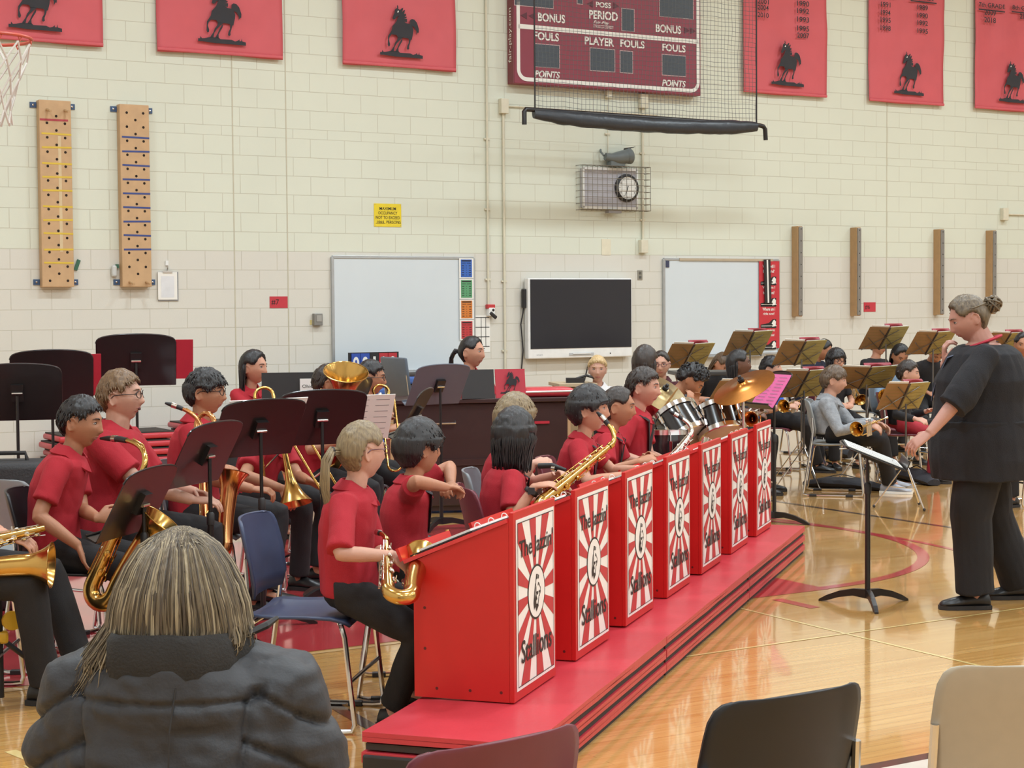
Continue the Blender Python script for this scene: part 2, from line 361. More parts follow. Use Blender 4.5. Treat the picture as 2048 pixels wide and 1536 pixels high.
# peg boards
TAPEB = mat('blue_tape', '#3c4a86', .6); TAPEY = mat('yellow_tape', '#d9b840', .6); TAPER = mat('red_tape', '#b0404a', .6); BRK = mat('blue_steel_bracket', '#3b5478', .45)
HOLE = mat('peg_hole', '#2a1d15', .9)
def pegboard(u0, u1, tape, label, red):
    z0, z1 = 1.838, 3.683; W = u1-u0; Hh = z1-z0; r_ = wroot('climbing_peg_board', u0, z0, label, 'peg board', 'climbing peg boards')
    b = MB(); b.box((W/2, -.05, Hh/2), (W, .1, Hh), WOODB); b.build('board', r_, bev=.006)
    ys = [Hh-.085-i*.1415 for i in range(13)]
    b = MB(); pegs = []
    for i, z in enumerate(ys):
        for fx in (.24, .80):
            if red and i == 0 or (not red and i == 12): pegs.append((fx*W, z)); continue
            b.lathe([(.0001, -.0), (.0135, 0)], HOLE, (fx*W, -.1012, z), (0, -1, 0), 12)
        if i < 12: b.lathe([(.0001, 0), (.0135, 0)], HOLE, (.53*W, -.1012, z-.071), (0, -1, 0), 12)
    b.build('hole_pattern', r_)
    for (x, z) in pegs:
        b = MB(); b.tube([(x, -.06, z), (x+.01, -.21, z-.035)], [.014, .012], WOODB, 10); b.build('peg', r_, smooth=True)
    for k in range(10 if red else 9):
        z = ys[2]+.036-k*.1415; b = MB()
        if red and k == 0: b.box((.46*W, -.1015, ys[1]+.032), (.88*W, .002, .02), TAPER); b.build('tape_strip', r_); b = MB()
        b.box((.53*W, -.1015, z+(.01*math.sin(k*2.1) if red else 0)), (.93*W, .002, .018), tape, Matrix.Rotation(.02*math.sin(k*3.7+1), 3, 'Y')); b.build('tape_strip', r_)
    if red:
        b = MB(); b.box((.62*W, -.1008, Hh*.5), (.03, .0014, Hh*.62), mat('old_tape', '#d3bd98', .7)); b.build('tape_strip', r_)
    for z in (.05, Hh-.045):
        for x in (-.02, W+.02):
            b = MB(); b.box((x, -.006, z), (.09, .012, .055), BRK); b.lathe([(.012, 0), (.010, .008), (.0001, .01)], CHROME, (x+(.016 if x > 0 else -.016), -.012, z), (0, -1, 0), 10); b.build('bracket', r_)
pegboard(4.519, 4.837, TAPEY, 'wooden climbing peg board with yellow tape strips and one red strip', True)
pegboard(5.330, 5.636, TAPEB, 'wooden climbing peg board with neat blue tape strips', False)
# clipboard, hand-lettered cards, thermostat, small items
CARD = mat('red_card', '#c23b45', .8)
r_ = wroot('clipboard', 5.83, 1.70, 'clipboard with white papers hanging below and right of the blue-striped peg board', 'clipboard')
b = MB(); b.box((.01, -.008, .145), (.215, .006, .30), mat('clipboard_gray', '#8f9093', .5)); b.build('board', r_)
b = MB(); b.box((.0, -.016, .15), (.205, .008, .285), PAPER); b.rect(-.07, .03, .07, .25, -.021, mat('form_paper', '#dcdde0', .8)); b.build('paper_sheet', r_)
b = MB(); b.box((.0, -.024, .295), (.10, .012, .02), CHROME); b.tube([(0, -.01, .31), (0, -.03, .335), (0, -.01, .36)], .006, CHROME, 8); b.box((0, -.008, .385), (.03, .01, .05), WHITE); b.build('clip', r_)
def card(u, z, s, label):
    r_ = wroot('number_card', u, z, label, 'sign'); b = MB(); b.box((0, -.003, 0), (.205, .004, .124), CARD); b.build('card', r_)
    b = MB(); text(b, s, -.04, 0, INK, h=.062, y=-.0062); b.build('lettering', r_)
card(7.063, 1.674, '#7', 'red card lettered #7 taped to the wall above the long-haired girl')
card(15.405, 1.564, '#6', 'red card lettered #6 taped to the wall between wooden posts')
r_ = wroot('thermostat', 7.50, 1.485, 'grey metal thermostat box on the wall left of the first whiteboard', 'thermostat')
b = MB(); b.rbox((0, -.03, 0), (.10, .06, .13), .006, mat('thermo_gray', '#8b8984', .4, .3)); b.build('cover', r_)
b = MB(); b.box((.005, -.062, .012), (.06, .006, .07), mat('thermo_face', '#a9a7a2', .35, .3)); b.build('face_plate', r_)
b = MB(); b.box((-.066, -.002, -.03), (.026, .003, .05), mat('yellow_label', '#d9c98a', .8)); b.build('sticker', r_)
b = MB(); b.box((0, -.012, 0), (.035, .012, .11), mat('green_strap', '#3d6a55', .7), Matrix.Rotation(.35, 3, 'Y'))
o = b.build('strap_scrap', None, UN(4.895, NW, 2.06), WALLA); tag(o, 'scrap of green strap poking out beside the yellow-striped peg board', 'strap')
b = MB(); b.rbox((0, -.025, 0), (.055, .05, .12), .02, mat('pale_gray_plastic', '#c8cac8', .5)); b.box((.035, -.015, .05), (.03, .02, .04), MATS['green_strap'])
o = b.build('hook_cover', None, UN(5.268, NW, 2.0), WALLA); tag(o, 'pale grey plastic hook cover on the wall left of the blue-striped peg board', 'hook')
# occupancy sign
r_ = wroot('occupancy_sign', 8.37, 2.628, 'yellow metal sign reading MAXIMUM OCCUPANCY NOT TO EXCEED 1065 PERSONS', 'sign')
b = MB(); b.box((0, -.004, 0), (.335, .006, .255), mat('sign_yellow', '#e8cf2e', .4)); b.build('plate', r_, bev=.002)
b = MB()
for s, z, w_, x in (('MAXIMUM', .072, .20, 0), ('OCCUPANCY', .024, .235, 0), ('NOT TO EXCEED', -.026, .295, 0), ('PERSONS', -.076, .175, .07)): text(b, s, x, z, INK, w=w_, h=.033, y=-.0085, bold=.008)
text(b, '1065', -.09, -.074, INK, w=.085, h=.026, y=-.0085, bold=.01); b.rect(-.15, -.094, -.03, -.090, -.0085, INK); b.build('lettering', r_)
b = MB()
for x in (-.155, .155):
    for z in (-.115, .115): b.lathe([(.005, 0), (.0001, .003)], CHROME, (x, -.007, z), (0, -1, 0), 8)
b.build('screw', r_)
# conduits
CREAM = mat('cream_painted_metal', '#d8d2bd', .5)
def conduit(path, label, r=.014, box=None):
    rr = root('conduit', UN(path[0][0], NW, path[0][1]), WALLA, label, 'conduit'); b = MB()
    b.tube([(p[0]-path[0][0], -.022, p[1]-path[0][1]) for p in path], r, CREAM, 8); b.build('pipe', rr, smooth=True)
    b = MB(); z = min(p[1] for p in path)+.3
    for k in range(3):
        b.box((path[-1][0]-path[0][0], -.012, z+k*.8-path[0][1]), (.07, .02, .02), CREAM)
    b.build('clamp', rr)
    for bx in (box or []):
        b = MB(); b.rbox((bx[0]-path[0][0], -.035, bx[1]-path[0][1]), (bx[2], .07, bx[3]), .006, CREAM); b.build('junction_box', rr)
conduit([(9.630, 8.1), (9.630, 1.62)], 'thin cream conduit running straight down to the red and white wall phone', .012)
conduit([(9.845, .0), (9.845, 3.92)], 'cream conduit rising to a junction box left of the clock', .014, [(9.845, 3.90, .10, .17)])
conduit([(9.90, 3.905), (12.0, 3.905)], 'short cream conduit running level behind the black net sleeve', .008)
conduit([(11.78, 4.05), (11.78, 2.34)], 'brownish conduit dropping behind the caged clock to an outlet box', .014, [(11.78, 4.06, .11, .17), (11.775, 2.32, .10, .16)])
conduit([(11.28, 3.35), (11.28, 4.0)], 'thin grey wire conduit above the caged clock', .005, [(11.28, 4.12, .07, .10)])
conduit([(17.86, 2.83), (18.9, 2.83)], 'cream conduit with a junction box at the right end of the wall', .010, [(17.83, 2.83, .10, .17)])
r_ = wroot('outlet_plate', 11.745, 1.975, 'small steel outlet plate right of the wall screen', 'outlet'); b = MB(); b.box((0, -.004, 0), (.07, .006, .115), mat('steel_plate', '#9a978d', .4, .6)); b.build('plate', r_)
b = MB()
for z in (-.025, .025): b.box((0, -.009, z), (.03, .006, .03), mat('socket', '#5a5852', .5))
b.build('socket', r_)
for (px, py, w_, h_) in ((1212, 494, .13, .19),):
    u_, z_ = wq(px, py); b = MB(); b.box((0, -.004, 0), (w_, .006, h_), mat('cover_cream', '#ddd6bf', .5)); o = b.build('cover_plate', None, UN(u_, NW, z_), WALLA, bev=.002); tag(o, 'blank cream cover plate on the wall above the screen', 'cover plate')
# red and white wall phone under the thin conduit
r_ = wroot('wall_alarm', 9.65, 1.55, 'small red and white alarm unit at the bottom of the thin conduit', 'alarm'); b = MB(); b.rbox((0, -.03, .06), (.10, .06, .05), .008, mat('alarm_red', '#c23a3c', .4)); b.build('top_band', r_)
b = MB(); b.rbox((.005, -.03, 0), (.085, .07, .10), .012, WHITE); b.build('housing', r_)
b = MB(); b.rbox((.02, -.06, -.04), (.11, .03, .045), .015, BLACKP, Matrix.Rotation(.65, 3, 'Y')); b.ell((.02, -.066, .02), (.016, .008, .016), BLACKP); b.build('handle', r_)
# whiteboards with their strips of posters
WB = mat('whiteboard_enamel', '#d3dbe0', .22, 0, .02, 2); ALU = mat('aluminium', '#b9bdc0', .4, .8)
def whiteboard(u0, u1, z0, z1, label):
    r_ = wroot('whiteboard', u0, z0, label, 'whiteboard'); W = u1-u0; Hh = z1-z0
    b = MB(); b.box((W/2, -.012, Hh/2), (W-.02, .02, Hh-.02), WB); b.build('writing_surface', r_)
    b = MB()
    for c, d in (((W/2, -.016, 0), (W, .032, .03)), ((W/2, -.016, Hh), (W, .032, .03)), ((0, -.016, Hh/2), (.03, .032, Hh)), ((W, -.016, Hh/2), (.03, .032, Hh))): b.box(c, d, ALU)
    b.build('frame', r_, bev=.003)
    b = MB(); b.box((W*.45, -.05, -.02), (W*.8, .07, .015), ALU); b.build('marker_tray', r_)
    return r_
whiteboard(7.688, 9.44, .90, 2.163, 'whiteboard left of the wall screen, with a column of coloured posters')
wb2 = whiteboard(12.085, 13.86, .99, 2.170, 'whiteboard right of the wall screen, with a red poster strip')
b = MB(); b.box((.95, -.034, 1.178), (1.45, .012, .03), mat('map_rail', '#b8a890', .5)); b.build('top_rail', wb2)
b = MB(); b.box((.05, -.03, 1.12), (.05, .004, .08), mat('tiny_sign', '#3a3f5a', .6)); b.build('sticker', wb2)
for k, (c, nm, s1) in enumerate((('#3a66b8', 'blue', 'MUSICIAN ARTIST'), ('#5b9a6e', 'green', 'MUSICIAN ACTOR'), ('#cf7a34', 'orange', 'WARRIOR ARTIST'), ('#bd3a3c', 'red', 'GOAL MASTERY'))):
    u_, z_ = 9.338, 2.045-k*.233
    r_ = wroot('rules_poster', u_, z_, 'small %s poster of lettered rows at the right edge of the first whiteboard' % nm, 'poster', 'column of coloured posters', .024)
    b = MB(); b.box((0, -.012, 0), (.185, .003, .228), PAPER); b.build('sheet', r_)
    b = MB(); b.rect(-.072, -.10, .072, .10, -.0145, mat('poster_'+nm, c, .7)); b.build('colour_panel', r_)
    b = MB(); b.rect(-.06, .078, .06, .092, -.0155, INK)
    text(b, 'PARTS   DONE', 0, .058, INK, w=.115, h=.014, y=-.0155)
    for q in range(5):
        for x in (-.045, .045): b.rect(x-.014, .026-q*.026, x+.014, .033-q*.026, -.0155, INK)
        b.rect(-.004, .026-q*.026, .003, .033-q*.026, -.0155, INK)
    b.build('lettering', r_)
r_ = wroot('red_banner_poster', 13.69, 1.06, 'tall red poster of questions and horse heads on the second whiteboard', 'poster', None, .024)
b = MB(); b.box((.01, -.012, .545), (.325, .004, 1.10), mat('poster_crimson', '#c4313b', .6)); b.build('sheet', r_)
for k, (s1, s2) in enumerate((('What will I', 'learn?'), ('Why am I', 'here next?'), ('Where am I', 'right now?'), ('How am I going', 'to meet the goals?'))):
    z = 1.03-k*.27; b = MB()
    text(b, s1, -.0, z, PAPER, w=.20, h=.04, y=-.0155, bold=.02); text(b, s2, -.0, z-.062, PAPER, w=.18, h=.04, y=-.0155, bold=.02)
    b.rect(-.12, z-.215, .13, z-.209, -.0155, PAPER); b.build('lettering', r_)
for k in range(4):
    b = MB(); z = .85-k*.27; b.poly([(-.13, z-.06), (.12, z-.06), (.12, z+.05), (.06, z+.05), (.0, z+.005), (-.06, z-.005), (-.13, z-.015)], -.0150, INK); b.poly([(.055, z-.045), (.11, z-.035), (.115, z+.02), (.09, z+.045), (.07, z+.035), (.045, z-.005), (.065, z-.012)], -.0156, PAPER); b.build('horse_print', r_)
o = MB(); o.box((0, -.02, 0), (.105, .006, .55), BLACKP, Matrix.Rotation(-.03, 3, 'Y')); o.box((.0, -.025, .0), (.022, .004, .54), PAPER, Matrix.Rotation(-.03, 3, 'Y'))
o = o.build('window_strip', None, UN(13.655, NW-.04, 1.90), WALLA); tag(o, 'black strap with a white stripe hanging over the red poster', 'strap')
b = MB(); b.box((0, -.002, 0), (.22, .003, .42), PAPER); o = b.build('paper_chart', None, UN(9.55, NW, 1.30), WALLA); tag(o, 'white paper chart with black lines behind the ponytailed keyboard player', 'chart')
b = MB(); [b.rect(-.09, -.15+k*.11, .10, -.142+k*.11, -.005, INK) for k in range(4)]; [b.rect(x, -.15, x+.006, .19, -.005, INK) for x in (-.01, .05)]; b.build('grid_lines', o)
# wall screen
r_ = wroot('interactive_screen', 10.105, 1.0, 'large dark wall-mounted interactive screen with a white lower bezel', 'screen'); W, Hh = 1.45, .935
b = MB(); b.rbox((W/2, -.07, Hh/2), (W, .09, Hh), .012, WHITE); b.build('bezel', r_)
b = MB(); b.box((W/2+.005, -.117, Hh/2+.05), (W-.045, .006, Hh-.13), mat('dark_glass', '#2b2b31', .18, 0, 0)); b.build('display', r_)
b = MB(); b.box((W*.5, -.118, .045), (.34, .012, .028), mat('bezel_gray', '#b9bbbd', .4)); b.box((W*.5, -.127, .05), (.25, .01, .008), WHITE); b.build('pen_tray', r_)
b = MB(); b.ell((W*.78, -.117, .045), (.008, .004, .008), INK); text(b, 'smart', .15, .045, mat('bezel_gray', '#b9bbbd'), h=.02, y=-.1165); b.build('bezel_mark', r_)
b = MB(); b.rbox((-.02, -.05, .70), (.04, .06, .22), .01, BLACKP); b.build('side_module', r_)
b = MB(); b.tube([(-.02, -.05, .6), (-.05, -.03, .4), (-.02, -.025, .1), (-.06, -.022, -.3), (-.055, -.03, -1.0)], .008, BLACKP, 6); b.build('cable', r_, smooth=True)
b = MB(); b.tube([(W*.62, -.06, .02), (W*.60, -.03, -.1), (W*.55, -.03, -.35)], .008, BLACKP, 6); b.build('cable', r_, smooth=True)
# caged clock panel
r_ = wroot('caged_clock_panel', 10.84, 2.74, 'grey clock panel with a round clock behind a wire cage', 'clock'); W, Hh = .965, .52
b = MB(); b.box((.44, -.03, .26), (.76, .06, .46), mat('clock_gray', '#b3b0b6', .5)); b.build('panel', r_)
b = MB()
for c, d in (((.44, -.066, .03), (.78, .015, .03)), ((.44, -.066, .49), (.78, .015, .03)), ((.06, -.066, .26), (.03, .015, .47)), ((.82, -.066, .26), (.03, .015, .47))): b.box(c, d, WHITE)
b.build('panel_frame', r_)
clk = MB(); clk.lathe([(.0001, .0), (.165, .0), (.165, .03), (.135, .045), (.135, .03)], BLACKP, (.67, -.06, .27), (0, -1, 0), 32); ck = clk.build('clock_rim', r_, smooth=True)
b = MB(); b.lathe([(.0001, .034), (.137, .034)], PAPER, (.67, -.06, .27), (0, -1, 0), 32)
b.build('clock_face', ck)
b = MB()
for k in range(12):
    a = k*PI/6; text(b, str(12 if k == 0 else k), .67+.112*math.sin(a), .27+.112*math.cos(a), INK, h=.022, y=-.0955)
def hand(a, L, wd):
    d = Vector((math.sin(a), math.cos(a))); q = Vector((d.y, -d.x))*wd; c = Vector((.67, .27)); P = [c-d*.025-q, c-d*.025+q, c+d*L+q*.5, c+d*L-q*.5]; b.poly([(p.x, p.y) for p in P], -.0965, INK)
hand(PI*1.13, .105, .004); hand(PI*1.08, .07, .006)
b.build('clock_hands', ck)
b = MB(); GW = mat('cage_wire', '#8d8a82', .4, .7)
for i in range(15):
    x = .0+W*i/14; b.tube([(x, -.15, 0), (x, -.15, Hh)], .0035, GW, 5); b.tube([(x, -.15, Hh), (x, 0, Hh)], .0035, GW, 5); b.tube([(x, -.15, 0), (x, 0, 0)], .0035, GW, 5)
for j in range(8):
    z = Hh*j/7; b.tube([(0, -.15, z), (W, -.15, z)], .0035, GW, 5); b.tube([(W, -.15, z), (W, 0, z)], .0035, GW, 5); b.tube([(0, -.15, z), (0, 0, z)], .0035, GW, 5)
b.build('wire_cage', r_, smooth=True)
b = MB(); b.box((.46, -.1, -.02), (.18, .08, .03), mat('cage_latch', '#8f8a88', .5)); b.build('latch', r_)
r_ = wroot('spot_speaker', 11.34, 3.27, 'grey swivel floodlight sitting on top of the clock cage', 'floodlight'); GRY = mat('lamp_gray', '#6e7678', .5)
b = MB(); b.tube([(-.15, -.10, .10), (-.07, -.11, .085), (.02, -.12, .09), (.14, -.13, .11)], [.045, .055, .075, .085], GRY, 12); b.build('body', r_, smooth=True)
b = MB(); b.lathe([(.086, 0), (.095, .05), (.08, .07), (.0001, .07)], GRY, (.13, -.13, .108), (1, -.08, .15), 16); b.build('hood', r_, smooth=True)
b = MB(); b.box((.0, -.1, .02), (.20, .1, .05), GRY); b.tube([(-.17, -.1, .11), (-.18, -.05, .16), (-.15, 0, .19)], .012, GRY, 8); b.build('mount', r_)
b = MB(); b.poly([(.14, .19), (.25, .225), (.26, .232), (.15, .215)], -.13, BLACKP, .08); b.build('visor', r_)
# wooden posts with steel rails
for k, (u, lab) in enumerate(((14.092, 'wooden post with a steel rail, just right of the red poster strip'), (15.068, 'wooden post with a steel rail, left of the #6 card'), (16.537, 'wooden post with a steel rail, above the conductor\'s forehead'), (17.509, 'wooden post with a steel rail at the far right end of the wall'))):
    z0, z1 = 1.452, 2.60; Hh = z1-z0; r_ = wroot('rail_post', u, z0, lab, 'post', 'wooden posts with steel rails')
    b = MB(); b.box((.036, -.062, Hh/2), (.072, .124, Hh), mat('post_oak', '#b08c62', .5, 0, .1, 9)); b.build('post', r_, bev=.004)
    b = MB(); b.box((.038, -.133, Hh/2), (.060, .018, Hh-.02), mat('rail_steel', '#8f8c88', .4, .5)); b.build('rail', r_, bev=.006)
    b = MB(); [b.lathe([(.0001, 0), (.008, 0)], INK, (.038, -.1425, .06+i*.15), (0, -1, 0), 10) for i in range(8)]; b.build('bolt_hole', r_)
# scoreboard
SBR = mat('scoreboard_maroon', '#8a3848', .45, 0, .04, 4); SBS = mat('scoreboard_side', '#7a3a40', .5); LED = mat('dark_led_window', '#454c55', .5, 0, .12, 80)
r_ = wroot('scoreboard', 9.93, 4.155, 'maroon electronic scoreboard high on the wall behind the netting', 'scoreboard'); D = .14
W, Hh = 2.63, 1.9
b = MB(); b.box((W/2, -D/2, Hh/2), (W, D, Hh), SBR); b.build('cabinet', r_, bev=.008)
b = MB(); b.box((-.006, -D/2, Hh/2), (.012, D-.01, Hh), SBS)
b.build('side_panel', r_)
yF = -D-.004
def sq(px, py): u_, z_ = wq(px, py, D+.004); return u_-9.93, z_-4.155
ln = MB()
def rr_line(x0, z0, x1, z1, r, wd):
    P = []
    for cx, cz, a0 in ((x1-r, z0+r, -PI/2), (x1-r, z1-r, 0), (x0+r, z1-r, PI/2), (x0+r, z0+r, PI)):
        for k in range(7): a = a0+PI/2*k/6; P.append(((cx+r*math.cos(a), cz+r*math.sin(a)), (cx+(r-wd)*math.cos(a), cz+(r-wd)*math.sin(a))))
    n = len(P)
    for i in range(n):
        a, c = P[i], P[(i+1) % n]; ln.add([(a[0][0], yF, a[0][1]), (c[0][0], yF, c[0][1]), (c[1][0], yF, c[1][1]), (a[1][0], yF, a[1][1])], [(0, 1, 2, 3)], PAPER)
rr_line(.03, .03, W-.02, 1.8, .13, .045)
a = sq(1036, 52); c = sq(1399, 84); ln.rect(a[0], a[1]-.026, c[0]-.02, a[1]+.026, yF, PAPER)
ln.build('border_line', r_)
for s, px, py, wp, hp in (('BONUS', 1103, 36, 54, 22), ('POSS', 1207, 10, 30, 14), ('PERIOD', 1207, 31, 57, 23), ('BONUS', 1337, 58, 50, 22), ('FOULS', 1093, 73, 50, 21), ('PLAYER', 1199, 83, 58, 21), ('FOULS', 1265, 88, 48, 20), ('FOULS', 1348, 96, 46, 20), ('POINTS', 1095, 149, 50, 18), ('POINTS', 1348, 167, 47, 18)):
    tx = MB(); x, z = sq(px, py); x2, _ = sq(px+wp, py); text(tx, s, x, z, PAPER, w=x2-x, h=hp*.0052*.86, y=yF, bold=.03, shear=.2 if s == 'POINTS' else 0); tx.build('lettering', r_)
tx = MB(); x, z = sq(1203, 46); text(tx, 'Fair-Play', x, z, PAPER, w=.22, h=.045, y=yF, shear=.35, bold=.01); x, z = sq(1207, 55); text(tx, 'A TRANS-LUX COMPANY', x, z, PAPER, w=.28, h=.02, y=yF)
tx.rect(x-.14, z+.018, x+.14, z+.023, yF, PAPER); tx.build('lettering', r_)
dk = MB()
for px, py, w_, h_ in ((1068, -8, 76, 46), (1160, 2, 10, 12), (1353, 2, 66, 76), (1256, 40, 24, 49), (1094, 112, 49, 49), (1205, 120, 48, 49), (1253, 124, 24, 48), (1348, 131, 46, 46)):
    x, z = sq(px, py); x2, _ = sq(px+w_, py); ww = (x2-x)/2; hh = h_*.0052/2
    dk = MB(); dk.rect(x-ww-.008, z-hh-.008, x+ww+.008, z+hh+.008, yF+.001, mat('window_rim', '#c9a9a9', .5)); dk.rect(x-ww, z-hh, x+ww, z+hh, yF, LED); dk.build('digit_window', r_)
for px, py, d in ((1048, 31, -1), (1064, 32, -1), (1374, 61, 1), (1386, 62, 1), (1180, 8, -1), (1232, 12, 1)):
    x, z = sq(px, py); dk = MB(); dk.poly([(x+d*.045, z), (x-d*.04, z+.04), (x-d*.04, z-.04)], yF, mat('arrow_dark', '#5e2f3a', .6)); dk.build('arrow_lamp', r_)
sd = MB(); text(sd, 'fair-play.com', 0, 0, PAPER, w=.62, h=.085, y=0); sd.xf(Matrix.Translation((-.0135, -.07, .55)) @ Matrix.Rotation(-PI/2, 4, 'Z') @ Matrix.Rotation(-PI/2, 4, 'Y')); sd.build('web_address', r_)
# netting hung in front of the scoreboard
nn = 16.05
def nq(px, py):
    d = ray(px, py); o = np.array([0, 0, CAMH]); t = (nn-o@N)/(d@N); q = o+t*d; return float(q@U), float(q[2])
uL, zb = nq(1069, 222); uR, _ = nq(1512, 245); zb = nq(1290, 232)[1]; W = uR-uL; ZT = CEIL-.1-zb
r_ = root('divider_net', UN(uL, nn, zb), WALLA, 'black practice net with a rolled sleeve hanging before the scoreboard', 'net')
b = MB(); NT = mat('net_cord', '#5d6264', .8); nx_ = 60; nz_ = 52; cell = W/nx_
def npnt(i, j):
    x = i*cell; z = j*cell*1.02; sag = .03*math.exp(-z/.25); return Vector((x+.012*noise.noise(Vector((x*3, z*3, 0))), .02*noise.noise(Vector((x*2, z*2, 5))), z+.012*noise.noise(Vector((x*4, z*4, 9)))-sag*math.sin(PI*x/W)+.0))
for i in range(nx_+1): b.tube([npnt(i, j) for j in range(nz_+1)], .0023, NT, 3, False)
for j in range(nz_+1): b.tube([npnt(i, j) for i in range(nx_+1)], .0023, NT, 3, False)
b.build('netting', r_, smooth=180)
b = MB(); NS = 40; rs = []
SLV = mat('black_vinyl_sleeve', '#2e3238', .35, 0, .1, 8, .4, 18)
for i in range(NS+1):
    t = i/NS; x = -.01+(W+.02)*t; sag = -.10*math.sin(PI*t)**.8; k = .62+.38*min(1, min(t, 1-t)*9); ring = []
    for j in range(14):
        a = 2*PI*j/14; rr = (.085*k)*(1+.16*noise.noise(Vector((x*7, math.cos(a)*1.2, math.sin(a)*1.2)))); ring.append((x, rr*.7*math.cos(a), sag*.55-.045+rr*math.sin(a)))
    rs.append(ring)
b.rings(rs, SLV); b.build('sleeve', r_, smooth=60)
b = MB(); b.tube([(-.13, 0, -.17), (-.13, 0, -.03), (-.11, 0, -.005), (-.05, 0, -.005), (W+.05, 0, -.03), (W+.11, 0, -.04), (W+.135, 0, -.07), (W+.145, 0, -.2)], .027, BLACKM, 10); b.build('pipe_frame', r_, smooth=True)
for x in (0, W):
    b = MB(); b.tube([(x, -.01, -.02), (x, -.01, ZT)], .009, BLACKP, 6); b.build('edge_cord', r_)
# basketball hoop at the left edge
RIMC = (2.2, KN); r_ = root('basketball_hoop', UN(RIMC[0], RIMC[1], 3.05), WALLA, 'basketball hoop with orange rim and white net at the left edge', 'basketball hoop')
ORG = mat('rim_orange', '#c4533f', .4); b = MB()
b.tube([(.2286*math.cos(t), .2286*math.sin(t), 0) for t in LS(0, 2*PI, 49)], .009, ORG, 8, False)
for t in LS(0, 2*PI, 13)[:-1]: b.tube([(.2286*math.cos(t)*.99, .2286*math.sin(t)*.99, -.005), (.2286*math.cos(t+.05), .2286*math.sin(t+.05), -.03), (.2286*math.cos(t+.1), .2286*math.sin(t+.1), -.005)], .004, ORG, 5)
b.tube([(.2286*math.cos(t)*1.0, .2286*math.sin(t)*1.0, -.035) for t in LS(PI*.5, PI*1.5, 20)], .006, ORG, 6)
b.box((-.30, 0, -.02), (.16, .16, .05), ORG); b.build('rim', r_, smooth=True)
b = MB(); CORD = mat('net_white_cord', '#d9d3cc', .8); prof = [(.225, -.03), (.20, -.12), (.165, -.21), (.135, -.30), (.115, -.38), (.12, -.45)]
for k in range(12):
    for s_ in (1, -1):
        b.tube([(r2*math.cos(k*PI/6+s_*i*PI/12), r2*math.sin(k*PI/6+s_*i*PI/12), z2) for i, (r2, z2) in enumerate(prof)], .0055, CORD, 5)
b.build('net', r_, smooth=True)
b = MB(); b.box((-.40, 0, .38), (.03, 1.83, 1.07), mat('backboard', '#d8dadb', .2)); b.build('backboard', r_)
b = MB(); b.tube([(-.42, 0, .3), (-1.4, 0, 1.2), (-1.4, 0, CEIL-3.06)], .06, BLACKM, 10); b.build('support_arm', r_)
# ------------------------------------------------------------------ folded mats and the band fronts
MD = Vector((.3185, .948, 0)).normalized(); MROT = math.atan2(MD.y, MD.x)       # long axis of the row of mats
MATA = Vector((.05, 5.54, 0))
REDE = mat('red_vinyl_edge', '#c04a46', .4, 0, .05, 5, .1, 30)
for k, lab in enumerate(('nearest folded red gym mat under the first band fronts', 'middle folded red gym mat under the band fronts', 'farthest folded red gym mat under the last band fronts')):
    L_ = 1.925; Wd = .60
    r_ = root('folded_gym_mat', MATA+MD*(k*(L_+.012))+Vector((.0, 0, 0)), MROT, lab, 'gym mat', 'folded mats under the band fronts')
    for q in range(3):
        b = MB(); z0 = .018+q*.06; jit = R.uniform(-.008, .008)
        bm = bmesh.new(); bmesh.ops.create_cube(bm, size=1); bmesh.ops.subdivide_edges(bm, edges=bm.edges[:], cuts=6, use_grid_fill=True)
        hz = .042
        for v in bm.verts:
            v.co = Vector((L_/2+v.co.x*L_+jit, Wd/2+v.co.y*Wd, z0+hz/2+v.co.z*hz))
            edge = min(1, min(abs(v.co.x-jit), abs(L_+jit-v.co.x), v.co.y, abs(Wd-v.co.y))/.03)
            v.co.z += (.004*noise.noise(v.co*3+Vector((0, 0, q*3)))-.004*(1-edge))*(1 if v.co.z > z0+hz/2 else -1)
            if k == 0 and v.co.x < .1: v.co.z -= (.012 if q < 2 else -.006)*(1-v.co.x/.1)*.5
        b.bm(bm, REDV); o = b.build('panel', r_, smooth=50, bev=.006)
    if k == 0:
        b = MB(); b.rbox((-.004, Wd/2, .078), (.02, Wd-.01, .052), .008, BLACKP); b.rbox((.004, Wd/2, .012), (.02, Wd-.02, .022), .006, BLACKP); b.build('torn_end_cover', r_)
    for q in range(3):
        b = MB(); b.box((L_/2, Wd/2, .008+q*.06), (L_-.02, Wd-.02, .022 if q else .016), DARKV); b.build('fold_gap', r_)
PRED = mat('poster_red', '#d4452f', .5, 0, .02); PWHT = mat('poster_white', '#efe9e4', .5, 0, .02); PINKK = mat('poster_black', '#2b2424', .6)
